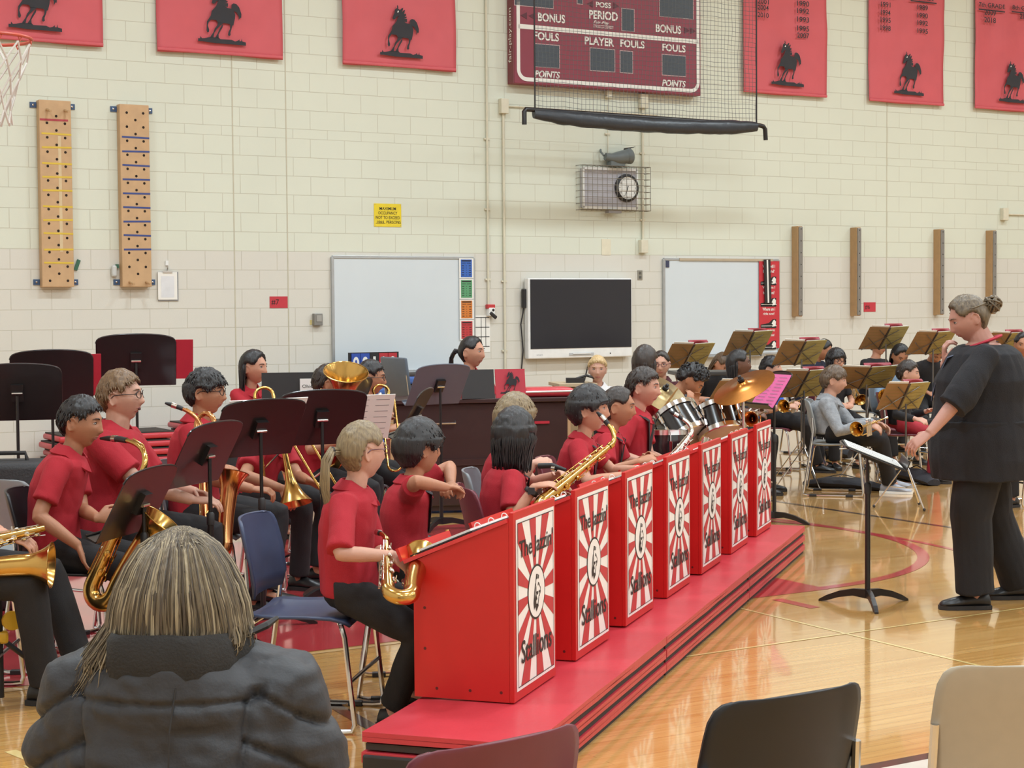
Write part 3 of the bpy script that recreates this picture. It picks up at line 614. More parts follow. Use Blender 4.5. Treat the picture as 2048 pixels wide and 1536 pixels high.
def poster_mesh():
    w_, h_ = .45, .625; b = MB(); b.box((w_/2, .001, h_/2), (w_, .002, h_), PWHT)
    x0, z0, x1, z1 = .012, .012, w_-.012, h_-.012; c = Vector((w_/2, h_*.53)); K = 24
    def edge(a):
        d = (math.cos(a), math.sin(a)); t = 9
        if abs(d[0]) > 1e-6: t = min(t, ((x1 if d[0] > 0 else x0)-c.x)/d[0])
        if abs(d[1]) > 1e-6: t = min(t, ((z1 if d[1] > 0 else z0)-c.y)/d[1])
        return (c.x+d[0]*t, c.y+d[1]*t)
    cs = sorted([math.atan2(zz-c.y, xx-c.x) % (2*PI) for xx in (x0, x1) for zz in (z0, z1)])
    for i in range(0, K, 2):
        a0 = 2*PI*i/K; a1 = 2*PI*(i+1)/K; P = [(c.x+.09*math.cos(a0), c.y+.09*math.sin(a0)), edge(a0)]
        P += [edge(q) for q in cs if a0 < q < a1]; P += [edge(a1), (c.x+.09*math.cos(a1), c.y+.09*math.sin(a1))]
        b.poly(P, -.0012, PRED)
    for q in ((x0, z0, x1, z0+.003), (x0, z1-.003, x1, z1), (x0, z0, x0+.003, z1), (x1-.003, z0, x1, z1)): b.rect(*q, -.0016, PINKK)
    b.poly([(c.x+.103*math.cos(t), c.y+.103*math.sin(t)) for t in LS(0, 2*PI, 41)[:-1]], -.0020, PINKK)
    b.poly([(c.x+.095*math.cos(t), c.y+.095*math.sin(t)) for t in LS(0, 2*PI, 41)[:-1]], -.0024, PWHT)
    return b
def emblem_mesh():
    b = MB(); c = (.225, .625*.53)
    def T(P): return [(c[0]+(x-270)*.00062, c[1]-(y-960)*.000285) for x, y in P]
    for P in ([(262,725),(290,735),(285,790),(262,800),(255,880),(240,900),(250,800)], [(240,840),(250,860),(236,980),(228,1080),(215,1180),(206,1090),(222,960)], [(300,740),(315,760),(308,800),(290,800)], [(232,1040),(250,980),(262,1120),(300,1130),(304,1160),(262,1225),(240,1150),(215,1190)], [(250,900),(262,880),(262,1000),(280,1060),(262,1080),(246,1000)],
              [(290,840),(312,850),(345,930),(345,955),(335,960),(338,935),(308,870)], [(318,960),(345,960),(345,985),(325,1040),(315,1030),(326,990),(305,985)], [(262,960),(300,960),(296,1000),(272,1010)], [(296,1080),(310,1020),(318,1030),(304,1110),(290,1160),(282,1150)], [(292,860),(310,868),(300,892),(290,885)]):
        b.poly(T(P), -.0030, PINKK)
    return b
def letter_mesh():
    b = MB(); text(b, "The Jazzin'", .228, .505, PINKK, w=.40, h=.085, y=-.0030, bold=.008); text(b, 'Stallions', .225, .135, PINKK, w=.36, h=.085, y=-.0030, bold=.010); return b
fr_labels = ['nearest red jazz band front with sunburst poster, in front of the ponytailed girl', 'second red jazz band front from the camera', 'third red jazz band front, at the middle mat\'s near end', 'fourth red jazz band front, mostly hidden behind the third', 'fifth red jazz band front from the camera', 'sixth red jazz band front, second from the far end', 'farthest red jazz band front, at the end of the row']
FA = Vector((0, 6.10, .186)); FD = Vector((1.5, 4.37, 0))/6; FROT = math.atan2(FD.y, FD.x)
fr0 = None
def build_front(label):
    r_ = root('band_front', FA, FROT, label, 'band front', 'jazz band fronts'); Wf, Dp, hF, hB = .50, .37, .69, .50
    b = MB(); b.box((Wf/2, .009, hF/2), (Wf, .018, hF), REDP); b.build('front_panel', r_, bev=.002)
    for x in (.009, Wf-.009):
        b = MB(); P = [(0, 0), (Dp, 0), (Dp, hB), (0, hF-.03)]
        b.add([(x-.009, .018+p[0], p[1]) for p in P]+[(x+.009, .018+p[0], p[1]) for p in P], [(0, 3, 2, 1), (4, 5, 6, 7), (0, 1, 5, 4), (1, 2, 6, 5), (2, 3, 7, 6), (3, 0, 4, 7)], REDP)
        b.build('side_panel', r_)
        b = MB()
        for yy, zz in ((.05, .035), (.17, .035), (.30, .035), (.345, .18), (.345, .33)): b.lathe([(.0001, 0), (.006, 0)], mat('screw_dark', '#5a1414', .5), (x+(-.0095 if x < .1 else .0095), yy, zz), (-1 if x < .1 else 1, 0, 0), 8)
        b.build('screw', r_)
    b = MB(); a = Vector((0, .02, hF-.035)); e = Vector((0, Dp+.05, hB-.01)); d = (e-a).normalized(); nrm = Vector((0, -d.z, d.y))
    V = []
    for x in (-.012, Wf+.012):
        for p in (a, e):
            for t in (0, .014): V.append(p+Vector((x, 0, 0))+nrm*t)
    b.add(V, [(0, 1, 3, 2), (4, 6, 7, 5), (0, 4, 5, 1), (2, 3, 7, 6), (0, 2, 6, 4), (1, 5, 7, 3)], mat('red_desk', '#d2393b', .4)); b.build('desk_top', r_)
    b = MB(); L0 = e+nrm*.012; V = [L0+Vector((x, 0, 0))+q for x in (-.012, Wf+.012) for q in (Vector((0, 0, 0)), d*.012, nrm*.05, nrm*.05+d*.012)]
    b.add(V, [(0, 1, 3, 2), (4, 6, 7, 5), (0, 4, 5, 1), (2, 3, 7, 6), (0, 2, 6, 4), (1, 5, 7, 3)], REDP); b.build('ledge', r_)
    p = poster_mesh().build('poster', r_, (.025, -.003, .035))
    em = emblem_mesh().build('horse_emblem', p); le = letter_mesh().build('lettering', p)
    return r_, (a, e, d, nrm)
fr0, (fa, fe, fd_, fn) = build_front(fr_labels[0])
def dup(r0, loc, rz=None, label=None, group=None):
    r_ = r0.copy(); COL.objects.link(r_); r_.location = loc
    if rz is not None: r_.rotation_euler = (0, 0, rz)
    if label: r_['label'] = label
    if group: r_['group'] = group
    for ch in list(r0.children):
        c = ch.copy(); COL.objects.link(c); c.parent = r_
        for g in list(ch.children):
            d = g.copy(); COL.objects.link(d); d.parent = c
    return r_
fronts = [fr0]
for k in range(1, 7): fronts.append(dup(fr0, FA+FD*k, None, fr_labels[k]))
# ring binders lying on the desks
PLAST = mat('clear_plastic', '#c7b9bb', .2); 
def binder(x0, x1):
    """ring binder open on a slanted desk; local frame of a band front"""
    d, nrm = fd_, fn; o0 = fe-d*.30+nrm*.016
    def bx(b, xa, xb, s0, s1, t0, t1, m):
        V = [Vector((x, 0, 0))+o0+d*s+nrm*t for x in (xa, xb) for s in (s0, s1) for t in (t0, t1)]
        b.add(V, [(0, 1, 3, 2), (4, 6, 7, 5), (0, 4, 5, 1), (2, 3, 7, 6), (0, 2, 6, 4), (1, 5, 7, 3)], m)
    return bx, o0, d, nrm
bl = ['open black ring binder on the nearest band front\'s slanted desk', 'open ring binder of sheet music on the second band front', 'open ring binder of sheet music on the third band front', 'open ring binder of sheet music on the fourth band front', 'open ring binder of sheet music on the fifth band front', None, 'white sheet music lying on the farthest band front']
for k in range(7):
    if not bl[k]: continue
    r_ = root('music_binder', FA+FD*k, FROT, bl[k], 'binder', 'binders on the band fronts'); bx, o0, d, nrm = binder(0, 0)
    b = MB(); bx(b, .03, .47, .02, .285, 0, .005, BLACKP if k != 6 else PAPER); b.build('cover', r_)
    b = MB(); bx(b, .045, .455, .03, .275, .006, .014, PAPER); b.build('pages', r_)
    b = MB()
    for x in (.10, .25, .40): b.tube([o0+Vector((x, 0, 0))+d*(.02+.012*math.cos(t))+nrm*(.010+.016*math.sin(t)) for t in LS(0, PI, 9)], .0022, PAPER, 5)
    b.build('ring', r_)
# ------------------------------------------------------------------ people
def fuse(mb, vox, it=3, fac=.5):
    """one continuous skin over all the overlapping volumes of mb"""
    me = bpy.data.meshes.new('f'); me.from_pydata(mb.v, [], mb.f); me.update()
    ob = bpy.data.objects.new('f', me); COL.objects.link(ob)
    rm = ob.modifiers.new('r', 'REMESH'); rm.mode = 'VOXEL'; rm.voxel_size = vox
    if it:
        sm = ob.modifiers.new('s', 'SMOOTH'); sm.factor = fac; sm.iterations = it
    dg = bpy.context.evaluated_depsgraph_get(); m2 = bpy.data.meshes.new_from_object(ob.evaluated_get(dg))
    bpy.data.objects.remove(ob); bpy.data.meshes.remove(me)
    return m2
def mesh_obj(name, me, m, parent, smooth=True):
    me.name = name; me.materials.clear(); me.materials.append(m); me.polygons.foreach_set('material_index', [0]*len(me.polygons))
    if smooth: me.polygons.foreach_set('use_smooth', [True]*len(me.polygons))
    o = bpy.data.objects.new(name, me); COL.objects.link(o); o.parent = parent; return o
def wrinkle(me, amp, sc_, seed, vert=.45):
    n = len(me.vertices); co = np.empty(n*3, 'f'); no = np.empty(n*3, 'f'); me.vertices.foreach_get('co', co); me.vertices.foreach_get('normal', no)
    co = co.reshape(-1, 3); no = no.reshape(-1, 3)
    d = np.array([noise.noise(Vector((p[0]*sc_+seed, p[1]*sc_, p[2]*sc_*vert))) + .5*abs(noise.noise(Vector((p[0]*sc_*2.1+p[2]*5, p[1]*sc_*2.1+seed, p[2]*sc_*.9)))) for p in co])
    co += no*(d*amp)[:, None]; me.vertices.foreach_set('co', co.ravel()); me.update()
def head_surface(D):
    D = np.asarray(D, float); x = D[:, 0]*.0745; y = D[:, 1]*.095; z = D[:, 2]*.113
    fm = np.clip(D[:, 1]*3, 0, 1); low = np.clip((-z-.012)/.1, 0, 1)
    x = x*(1-.27*low**1.3); y = np.where(y < 0, y*(1.04-.62*low), y*(1-.05*low))
    top = np.clip((z-.03)/.08, 0, 1); y = np.where(y > 0, y*(1-.06*top), y)
    g = lambda cx, cz, sx, sz: np.exp(-((x-cx)/sx)**2-((z-cz)/sz)**2)*fm
    y = y+.018*g(0, -.030, .0125, .013)+.010*g(0, -.006, .010, .022)+.006*g(.011, -.034, .007, .008)+.006*g(-.011, -.034, .007, .008)
    y = y-.010*(g(.031, .010, .016, .011)+g(-.031, .010, .016, .011))+.005*g(0, .034, .05, .011)
    y = y+.0055*g(0, -.056, .021, .006)+.0050*g(0, -.067, .018, .006)-.003*g(0, -.0615, .024, .0022)-.004*g(0, -.080, .02, .007)
    y = y+.010*g(0, -.100, .022, .014)+.004*(g(.045, -.02, .02, .02)+g(-.045, -.02, .02, .02))
    return np.stack([x, y, z], 1)
def sphere_dirs(nu, nv):
    D = []; F = []
    for i in range(nv+1):
        th = PI*i/nv
        for j in range(nu): ph = 2*PI*j/nu; D.append((math.sin(th)*math.cos(ph), math.sin(th)*math.sin(ph), math.cos(th)))
    for i in range(nv):
        for j in range(nu): k = (j+1) % nu; F.append((i*nu+j, (i+1)*nu+j, (i+1)*nu+k, i*nu+k))
    return np.array(D), F
def ik(a, b, l1, l2, pole):
    d = b-a; L = d.length; mx = (l1+l2)*.995
    if L > mx: b = a+d*(mx/L); d = b-a; L = mx
    L = max(L, abs(l1-l2)+.01)
    c = (l1*l1-l2*l2+L*L)/(2*L); h = math.sqrt(max(0, l1*l1-c*c)); u = d.normalized(); p = pole-u*pole.dot(u)
    p = p.normalized() if p.length > 1e-6 else u.orthogonal().normalized()
    return a+u*c+p*h, b
def hand_mesh(mb, wrist, fdir, pn, side, s, curl, thumb_in=.5):
    """palm, four jointed fingers, thumb. fdir: towards the fingers, pn: out of the palm, side: +1 thumb on the +across side"""
    f = fdir.normalized(); n = (pn-f*pn.dot(f)); n = n.normalized() if n.length > 1e-4 else f.orthogonal().normalized(); a = f.cross(n).normalized()*side
    rs = []
    for t, w_, h_ in ((-.02, .024, .018), (.0, .026, .017), (.03, .036, .016), (.06, .041, .0145), (.085, .040, .012), (.094, .030, .008)):
        rs.append([wrist+(f*t+a*w_*math.cos(2*PI*j/12)+n*h_*math.sin(2*PI*j/12))*s for j in range(12)])
    mb.rings(rs, SK)
    for k, (o, L_, r_) in enumerate(((.033, .078, .0088), (.0112, .086, .0090), (-.0112, .080, .0086), (-.033, .064, .0076))):
        p = wrist+(f*.085+a*o)*s; ang = 0; pts = [p-f*.02*s, p]; c = curl[k] if isinstance(curl, (list, tuple)) else curl; sp = a*(o*1.6)
        for q, sg in enumerate((.46, .31, .25)):
            ang += c*(.8, 1.0, .7)[q]; d = (f*math.cos(ang)+n*math.sin(ang)+sp*.8*math.cos(ang)).normalized(); p = p+d*L_*sg*s; pts.append(p)
        mb.tube(pts, [r_*s, r_*s*1.02, r_*s*.98, r_*s*.9, r_*s*.72], SK, 8)
    p = wrist+(f*.022+a*.026)*s; d1 = (f*.62+a*.72+n*.25).normalized(); d2 = (f*.85+a*.25*(1-thumb_in)+n*(.3+.5*thumb_in)).normalized()
    mb.tube([wrist+(f*.012+a*.012)*s, p, p+d1*.036*s, p+d1*.036*s+d2*.030*s, p+d1*.036*s+d2*.055*s], [.0125*s, .0125*s, .0108*s, .0098*s, .0072*s], SK, 8)
SK = mat('skin_placeholder', '#c89078')
def skin(name, c):
    m = mat(name, c, .52, 0, .05, 30, .04, 200); b = m.node_tree.nodes['Principled BSDF']
    b.inputs['Subsurface Weight'].default_value = .08; b.inputs['Subsurface Radius'].default_value = (.012, .005, .003); return m
SKIN = dict(fair=skin('skin_fair', '#c69681'), light=skin('skin_light', '#c48e74'), tan=skin('skin_tan', '#b07a5c'), brown=skin('skin_brown', '#6a4636'), rosy=skin('skin_rosy', '#b98878'))
def hairmat(name, c, c2):
    if name in MATS: return MATS[name]
    m = bpy.data.materials.new(name); m.use_nodes = True; nt = m.node_tree; b = nt.nodes['Principled BSDF']; L = nt.links.new
    tc = nt.nodes.new('ShaderNodeTexCoord'); mp = nt.nodes.new('ShaderNodeMapping'); mp.inputs['Scale'].default_value = (130, 130, 9); L(tc.outputs['Object'], mp.inputs['Vector'])
    n = nt.nodes.new('ShaderNodeTexNoise'); n.inputs['Scale'].default_value = 1; n.inputs['Detail'].default_value = 4; L(mp.outputs[0], n.inputs['Vector'])
    cr = nt.nodes.new('ShaderNodeValToRGB'); cr.color_ramp.elements[0].position = .32; cr.color_ramp.elements[0].color = lin(c); cr.color_ramp.elements[1].position = .72; cr.color_ramp.elements[1].color = lin(c2)
    L(n.outputs['Fac'], cr.inputs['Fac']); L(cr.outputs['Color'], b.inputs['Base Color'])
    bp = nt.nodes.new('ShaderNodeBump'); bp.inputs['Strength'].default_value = .5; bp.inputs['Distance'].default_value = .004; L(n.outputs['Fac'], bp.inputs['Height']); L(bp.outputs['Normal'], b.inputs['Normal'])
    b.inputs['Roughness'].default_value = .42; MATS[name] = m; return m
HAIR = dict(black=hairmat('hair_black', '#151315', '#2c2829'), dark=hairmat('hair_dark_brown', '#241c19', '#3d312a'), brown=hairmat('hair_brown', '#4a3a2e', '#6e5a46'), sandy=hairmat('hair_sandy', '#5e4733', '#86694a'), blond=hairmat('hair_blond', '#6d5b44', '#978462'), pale=hairmat('hair_pale_blond', '#b39362', '#d8bb8c'), grey=hairmat('hair_ash_brown', '#4c4034', '#77674f'))
EYEW = mat('eye_white', '#d9d4cf', .3); IRIS = mat('iris', '#2a1d16', .25); LIP = mat('lips', '#a25a52', .5); LIPD = mat('mouth_dark', '#4a2020', .6); FRAME = mat('glasses_frame', '#241c1c', .3)
POLO = mat('red_polo_cotton', '#a81c2a', .85, 0, .08, 6, .25, 350, sheen=.0)
BLKT = mat('black_trousers', '#1d1b1d', .85, 0, .1, 8, .2, 300); SHOEB = mat('black_shoe', '#1b191a', .4)
def fabric(name, c, **k): return mat(name, c, .88, 0, .08, 7, .25, 300, **k)
NAVY = fabric('navy_shirt', '#23263a'); BLKS = fabric('black_shirt', '#1f1d20'); HOOD = mat('heather_gray_fleece', '#8f9195', .95, 0, .22, 26, .4, 120)
HZ = dict(short=[(0, .60), (35, .50), (60, .42), (70, .22), (78, .12), (85, .30), (102, .32), (113, -.10), (140, -.45), (180, -.52)],
          fringe=[(0, .36), (45, .30), (62, .14), (76, .02), (85, .24), (102, .24), (115, -.22), (140, -.50), (180, -.58)],
          bowl=[(0, .30), (45, .24), (64, .05), (78, -.12), (86, .12), (102, .10), (116, -.42), (140, -.62), (180, -.66)],
          long=[(0, .72), (35, .62), (55, .32), (70, .18), (86, .30), (102, .30), (114, -.1), (128, -.62), (180, -.75)])
def hair_build(style, m, HM, hs, parent, loc, seed, near):
    lo_ = 58 if style in ('bob', 'longfringe') else 100
    st = {'bob': 'bowl', 'ponytail': 'long', 'bun': 'long', 'curly': 'short', 'long': 'long', 'longfringe': 'fringe'}.get(style, style)
    tab = HZ[st]; T = dict(short=.015, fringe=.021, bowl=.024, bob=.025, long=.020, longfringe=.022, ponytail=.013, bun=.016, curly=.040)[style]
    nu, nv = (72, 54) if near else (44, 32)
    D, F = sphere_dirs(nu, nv); P = head_surface(D); V = []
    az = np.degrees(np.arccos(np.clip(D[:, 1]/np.maximum(1e-6, np.hypot(D[:, 0], D[:, 1])), -1, 1)))
    hz = np.interp(az, [a for a, _ in tab], [z for _, z in tab])
    rnd = random.Random(seed)
    for i in range(len(D)):
        d = Vector(D[i]); e = D[i][2]-hz[i]+.05*noise.noise(Vector((d.x*9+seed, d.y*9, d.z*3)))
        t = min(1, max(0, (e+.02)/.09)); t = t*t*(3-2*t)
        if style == 'curly': q = T*(.75+.55*noise.noise(d*5.5+Vector((seed, 0, 0)))+.35*noise.noise(d*14))
        elif style in ('short', 'fringe', 'bowl', 'longfringe'): kb = .35 if style == 'bowl' else 1.; q = T*(1+kb*.38*noise.noise(Vector((d.x*7+seed, d.y*7, d.z*2.2)))+kb*.22*noise.noise(Vector((d.x*19, d.y*19+seed, d.z*4)))+(.45*max(0, d.z) if style == 'short' else .2*max(0, d.z)))
        else: q = T*(1+.25*noise.noise(Vector((d.x*12+seed, d.y*12, d.z*2.5)))+.15*max(0, d.z))
        if style in ('bowl', 'bob', 'fringe', 'longfringe') and D[i][2] < .35: q *= 1.15
        off = q*t-.010*(1-t)
        nn_ = Vector((d.x/.0745, d.y/.095, d.z/.113)).normalized(); V.append(HM @ ((Vector(P[i])+nn_*off)*hs))
    b = MB(); b.add(V, F, m)
    def sp(azd, z, o):       # a point on the scalp, o metres out
        a = math.radians(azd); r = math.sqrt(max(0, 1-z*z)); d = np.array([[r*math.sin(a), r*math.cos(a), z]]); p = Vector(head_surface(d)[0]); return p+Vector((d[0][0], d[0][1], d[0][2]*.7)).normalized()*o
    def lock(P_, r0, r1, flat=.45): b.tube([HM @ (p*hs) for p in P_], [((r0*(1-t)+r1*t)*(1 if t else .6))*hs for t in LS(0, 1, len(P_))], m, 6, True, flat)
    if style in ('long', 'longfringe', 'bob'):
        Ln = .13 if style == 'bob' else .30; n = 120 if near else 54; cur = []
        for k in range(31):
            A = math.radians(lo_+4+(352-2*lo_)*k/30); rad = .096 if style == 'bob' else .076; o = Vector((math.sin(A)*rad*.95, math.cos(A)*rad*1.05-.012, 0))
            cur.append([HM @ (p*hs) for p in [sp(math.degrees(A), .2, .004), sp(math.degrees(A), -.15, .010)]+[Vector((o.x*(1-.12*q*(style == 'bob')), o.y*(1-.2*q)-.02*q, -.03-Ln*.93*q)) for q in (.2, .5, .8, 1.)]])
        b.rings(cur, m, False)
        for k in range(n):
            a = lo_+((360-2*lo_)*k/(n-1)); a2 = a+rnd.uniform(-3, 3); L_ = Ln*rnd.uniform(.85, 1.05); p0 = sp(a2, .62 if style == 'bob' else .25, .016 if style == 'bob' else .012); p1 = sp(a2, -.12 if style == 'bob' else -.15, .027 if style == 'bob' else .018); A = math.radians(a2)
            rad = .100 if style == 'bob' else .085
            o = Vector((math.sin(A)*rad*.95, math.cos(A)*rad*1.05-.012, 0)); P_ = [p0, p1]
            for q in (.4, .7, 1.): P_.append(Vector((o.x*(1-.12*q*(style == 'bob')), o.y*(1-.2*q) - .02*q, -.03-(L_)*q+.03*(1-q)))+Vector((rnd.uniform(-.006, .006), rnd.uniform(-.006, .006), 0)))
            lock(P_, .0105, .004 if style != 'bob' else .006)
    if style == 'ponytail':
        c = sp(180, .05, .02); n = 26 if near else 14
        for k in range(n):
            a = rnd.uniform(0, 2*PI); rr = .020*math.sqrt(rnd.random()); q = Vector((math.cos(a)*rr, 0, math.sin(a)*rr))
            lock([c+q*.6+Vector((0, .02, 0)), c+q*.8+Vector((0, -.025, .002)), c+q*1.4+Vector((0, -.055, -.05)), c+q*1.5+Vector((rnd.uniform(-.01, .01), -.06, -.13)), c+q*1.1+Vector((rnd.uniform(-.012, .012), -.045, -.20)), c+q*.5+Vector((rnd.uniform(-.008, .008), -.03, -.27-rnd.uniform(0, .03)))], .012, .003, .6)
        b.tube([HM @ ((c+Vector((.016*math.cos(t), -.022, .016*math.sin(t))))*hs) for t in LS(0, 2*PI, 15)], .007*hs, BLACKP, 6)
    if style == 'bun':
        c = sp(180, .22, .026)
        for k in range(22):
            a0 = rnd.uniform(0, 2*PI); ax = Vector((rnd.uniform(-1, 1), rnd.uniform(-1, 1), rnd.uniform(-1, 1))).normalized(); u = ax.orthogonal().normalized(); v = ax.cross(u); rr = rnd.uniform(.030, .048)
            lock([c+Vector((0, -.02, 0))+(u*math.cos(a0+t)+v*math.sin(a0+t))*rr for t in LS(0, 4.2, 9)], .009, .006, .7)
        for k in range(40):
            a0 = rnd.uniform(40, 320); lock([sp(a0, .45, .014), sp(180+(a0-180)*.6, .42, .018), sp(180+(a0-180)*.2, .3, .022)], .010, .006, .5)
    if style == 'curly':
        for k in range(150 if near else 80):
            z = rnd.uniform(-.2, 1); a0 = rnd.uniform(0, 360); A = abs((a0+180) % 360-180)
            if z < np.interp(A, [q for q, _ in tab], [q for _, q in tab])+.05: continue
            c = sp(a0, z, .033); u = Vector((rnd.uniform(-1, 1), rnd.uniform(-1, 1), rnd.uniform(-1, 1))).normalized(); v = u.orthogonal().normalized(); r0 = rnd.uniform(.010, .017)
            lock([c+(u*math.cos(t)+v*math.sin(t))*r0+u.cross(v)*t*.003 for t in LS(0, 5, 8)], .0055, .004, .8)
    if style in ('short', 'fringe', 'longfringe', 'bowl') :
        for k in range((420 if near else 120) if style != 'bowl' else (240 if near else 80)):
            z = rnd.uniform(-.3, .97); a0 = rnd.uniform(0, 360); A = abs((a0+180) % 360-180); lim = np.interp(A, [q for q, _ in tab], [q for _, q in tab])
            if z < lim+.05: continue
            fw = .30 if style == 'short' else .22
            z2 = max(lim-.05, z-rnd.uniform(.2, fw+.22)); da = rnd.uniform(-9, 9)
            lock([sp(a0, z, T*.8), sp(a0+da*.5, (z+z2)/2, T*1.1+rnd.uniform(0, .004)), sp(a0+da, z2, T*.9+rnd.uniform(0, .005 if style != 'bowl' else .001))], .0052, .0013, .55)
    b.xf(Matrix.Translation(-Vector(loc))); return b.build('hair', parent, smooth=180)
PEOPLE = {}
def ang(d): return Vector((math.cos(math.radians(d)), math.sin(math.radians(d)), 0))
def person(key, label, head, fwd, look=None, nod=0, tilt=0, lean=6, s=None, hs=1., fat=1., sk='light', shirt=POLO, sleeve=.72, hair=('short', 'dark'), rh=None, lh=None, rcurl=.55, lcurl=.55, rpn=None, lpn=None, rdir=None, ldir=None, rpole=None, lpole=None,
           stand=False, pants=BLKT, shoes=SHOEB, collar=True, glasses=False, feet=None, knee_spread=.10, mouth=0, seat=.45, group=None, shw=1., slouch=.03, lookz=0, hem=-.06, slw=1., legw=0., deep=1., belly=None):
    Hc = pd(*head) if len(head) == 3 and not isinstance(head, Vector) else Vector(head)
    Y = Hc.y; near = Y < 10.8; vox = .0052 if Y < 9.6 else (.0062 if Y < 12.5 else .0078)
    F = ang(fwd); Rt = Vector((F.y, -F.x, 0)); Z = Vector((0, 0, 1)); look = fwd if look is None else look
    seed = sum(ord(c) for c in key)*1.37 % 50
    lf = ang(look); hf = (lf*math.cos(math.radians(nod))-Z*math.sin(math.radians(nod))).normalized(); hr = Vector((lf.y, -lf.x, 0)); hu = hr.cross(hf).normalized()
    if tilt: q = Matrix.Rotation(math.radians(tilt), 3, hf); hr = q @ hr; hu = q @ hu
    HM = Matrix(((hr.x, hf.x, hu.x, Hc.x), (hr.y, hf.y, hu.y, Hc.y), (hr.z, hf.z, hu.z, Hc.z), (0, 0, 0, 1)))
    hsz = hs*.98
    # spine
    S = (Z*math.cos(math.radians(lean))+F*math.sin(math.radians(lean))).normalized(); S2 = Rt.cross(S)*-1
    Fp = (F-S*F.dot(S)).normalized()
    nb = Hc-hu*.122*hsz-hf*.026*hsz-S*.024*hsz-F*.010
    ph = (.93 if stand else None)
    if stand: T_ = (nb.z-.90*(s or 1))/S.z; s = s or 1.
    else:
        T_ = (nb.z-(seat+.085))/S.z; s = s or min(1.08, max(.74, T_/.50))
    pel = nb-S*T_
    sp_ = lambda t: pel+S*T_*t-Fp*slouch*math.sin(PI*min(1, max(0, t)))*s
    ssx = s*fat
    def torso(mb, off, t0, t1, m, prof=None):
        prof = prof or ((-.17, .115, .085), (-.10, .145, .115), (0, .160, .122), (.2, .148*fat**.3, .115*fat**.4), (.4, .140, .108), (.62, .158, .116), (.80, .168, .110), (.90, .150, .092), (.96, .112, .074), (1.01, .064, .058))
        rs = []
        for t, a, c in prof:
            if t < t0-1e-6 or t > t1+1e-6: continue
            fx = (fat if t < .75 else 1+(fat-1)*.6)
            ctr = sp_(t)+Fp*(.02*(fat-1)*4*math.sin(PI*min(1, max(0, t+.1))))
            rs.append([ctr+Rt*((a*s*fx)+off)*math.cos(2*PI*j/20)+Fp*((c*s*fx*deep)+off)*math.sin(2*PI*j/20) for j in range(20)])
        mb.rings(rs, m)
    shc = sp_(.905); sw = .168*s*shw*(1+(fat-1)*.55)
    shR = shc+Rt*sw-S*.005; shL = shc-Rt*sw-S*.005
    l1, l2 = .285*s, .25*s
    hipc = pel; hR = hipc+Rt*.088*s*(1+(fat-1)*.5); hL = hipc-Rt*.088*s*(1+(fat-1)*.5)
    # arm targets
    dflt = lambda sgn: (pel+F*.30*s+Rt*sgn*.10*s+Z*.10) if not stand else (hipc+Rt*sgn*.26*s-Z*.10)
    def tgt(v, sgn):
        if v is None: return dflt(sgn)
        return Vector(v) if isinstance(v, Vector) else pd(*v)
    wR = tgt(rh, 1); wL = tgt(lh, -1)
    pole = lambda sgn: (-Z*.8+Rt*sgn*.55-F*.35)
    eR, wR = ik(shR, wR, l1, l2, Vector(rpole) if rpole else pole(1)); eL, wL = ik(shL, wL, l1, l2, Vector(lpole) if lpole else pole(-1))
    body = MB()
    torso(body, -.016, -1, 2, SK)
    # neck
    body.tube([sp_(.93), nb, Hc-hu*.10*hsz-hf*.022*hsz, Hc-hu*.04*hsz-hf*.025*hsz], [.075*s, .060*s*(1+(fat-1)*.3), .053*s*(1+(fat-1)*.35), .05*s], SK, 16)
    # head
    D, Fc = sphere_dirs(56, 42) if near else sphere_dirs(40, 30)
    body.add([HM @ (Vector(p)*hsz) for p in head_surface(D)], Fc, SK)
    for sg in (1, -1):
        rot = Matrix.Rotation(sg*.25, 3, 'Z'); b3 = HM.to_3x3()
        body.ell(HM @ (Vector((sg*.072, -.012, -.008))*hsz), (.0070*hsz, .016*hsz, .027*hsz), SK, b3 @ rot, 14, 10)
        body.tube([HM @ (Vector((sg*(.0745+.007*k_), -.014+.020*math.sin(a_)-.002*k_, -.005+.031*math.cos(a_)))*hsz) for a_, k_ in ((1.3, .2), (.8, .5), (.2, .8), (-.5, 1.2), (-1.1, 1.3), (-1.8, 1.1), (-2.5, .7), (-3.0, .4))], [.0030*hsz, .0036*hsz, .0038*hsz, .0038*hsz, .0038*hsz, .0038*hsz, .0048*hsz, .0052*hsz], SK, 8)
        body.ell(HM @ (Vector((sg*.031, .0745, .0145))*hsz), (.0150*hsz, .0105*hsz, .0050*hsz), SK, b3, 14, 8)
    # arms and hands
    for sgn, sh, el, wr, dr, pn, cu in ((1, shR, eR, wR, rdir, rpn, rcurl), (-1, shL, eL, wL, ldir, lpn, lcurl)):
        body.tube([sh-Rt*sgn*.03, sh, sh*.6+el*.4, el*.96+sh*.04, el, el*.93+wr*.07, el*.62+wr*.38, wr], [.036*s, .042*s, .042*s, .038*s, .037*s, .039*s, .038*s, .0255*s], SK, 14)
        fd = Vector(dr) if dr is not None else (wr-el).normalized(); pnv = Vector(pn) if pn is not None else (-Z*.8-Rt*sgn*.5)
        hand_mesh(body, wr, fd, pnv, (1 if fd.cross(pnv).dot(-Rt*sgn*.6+F*.5+Z*.6) > 0 else -1), s*1.0, cu)
    # legs
    lt, lsn = .43*s, .43*s
    legs = []
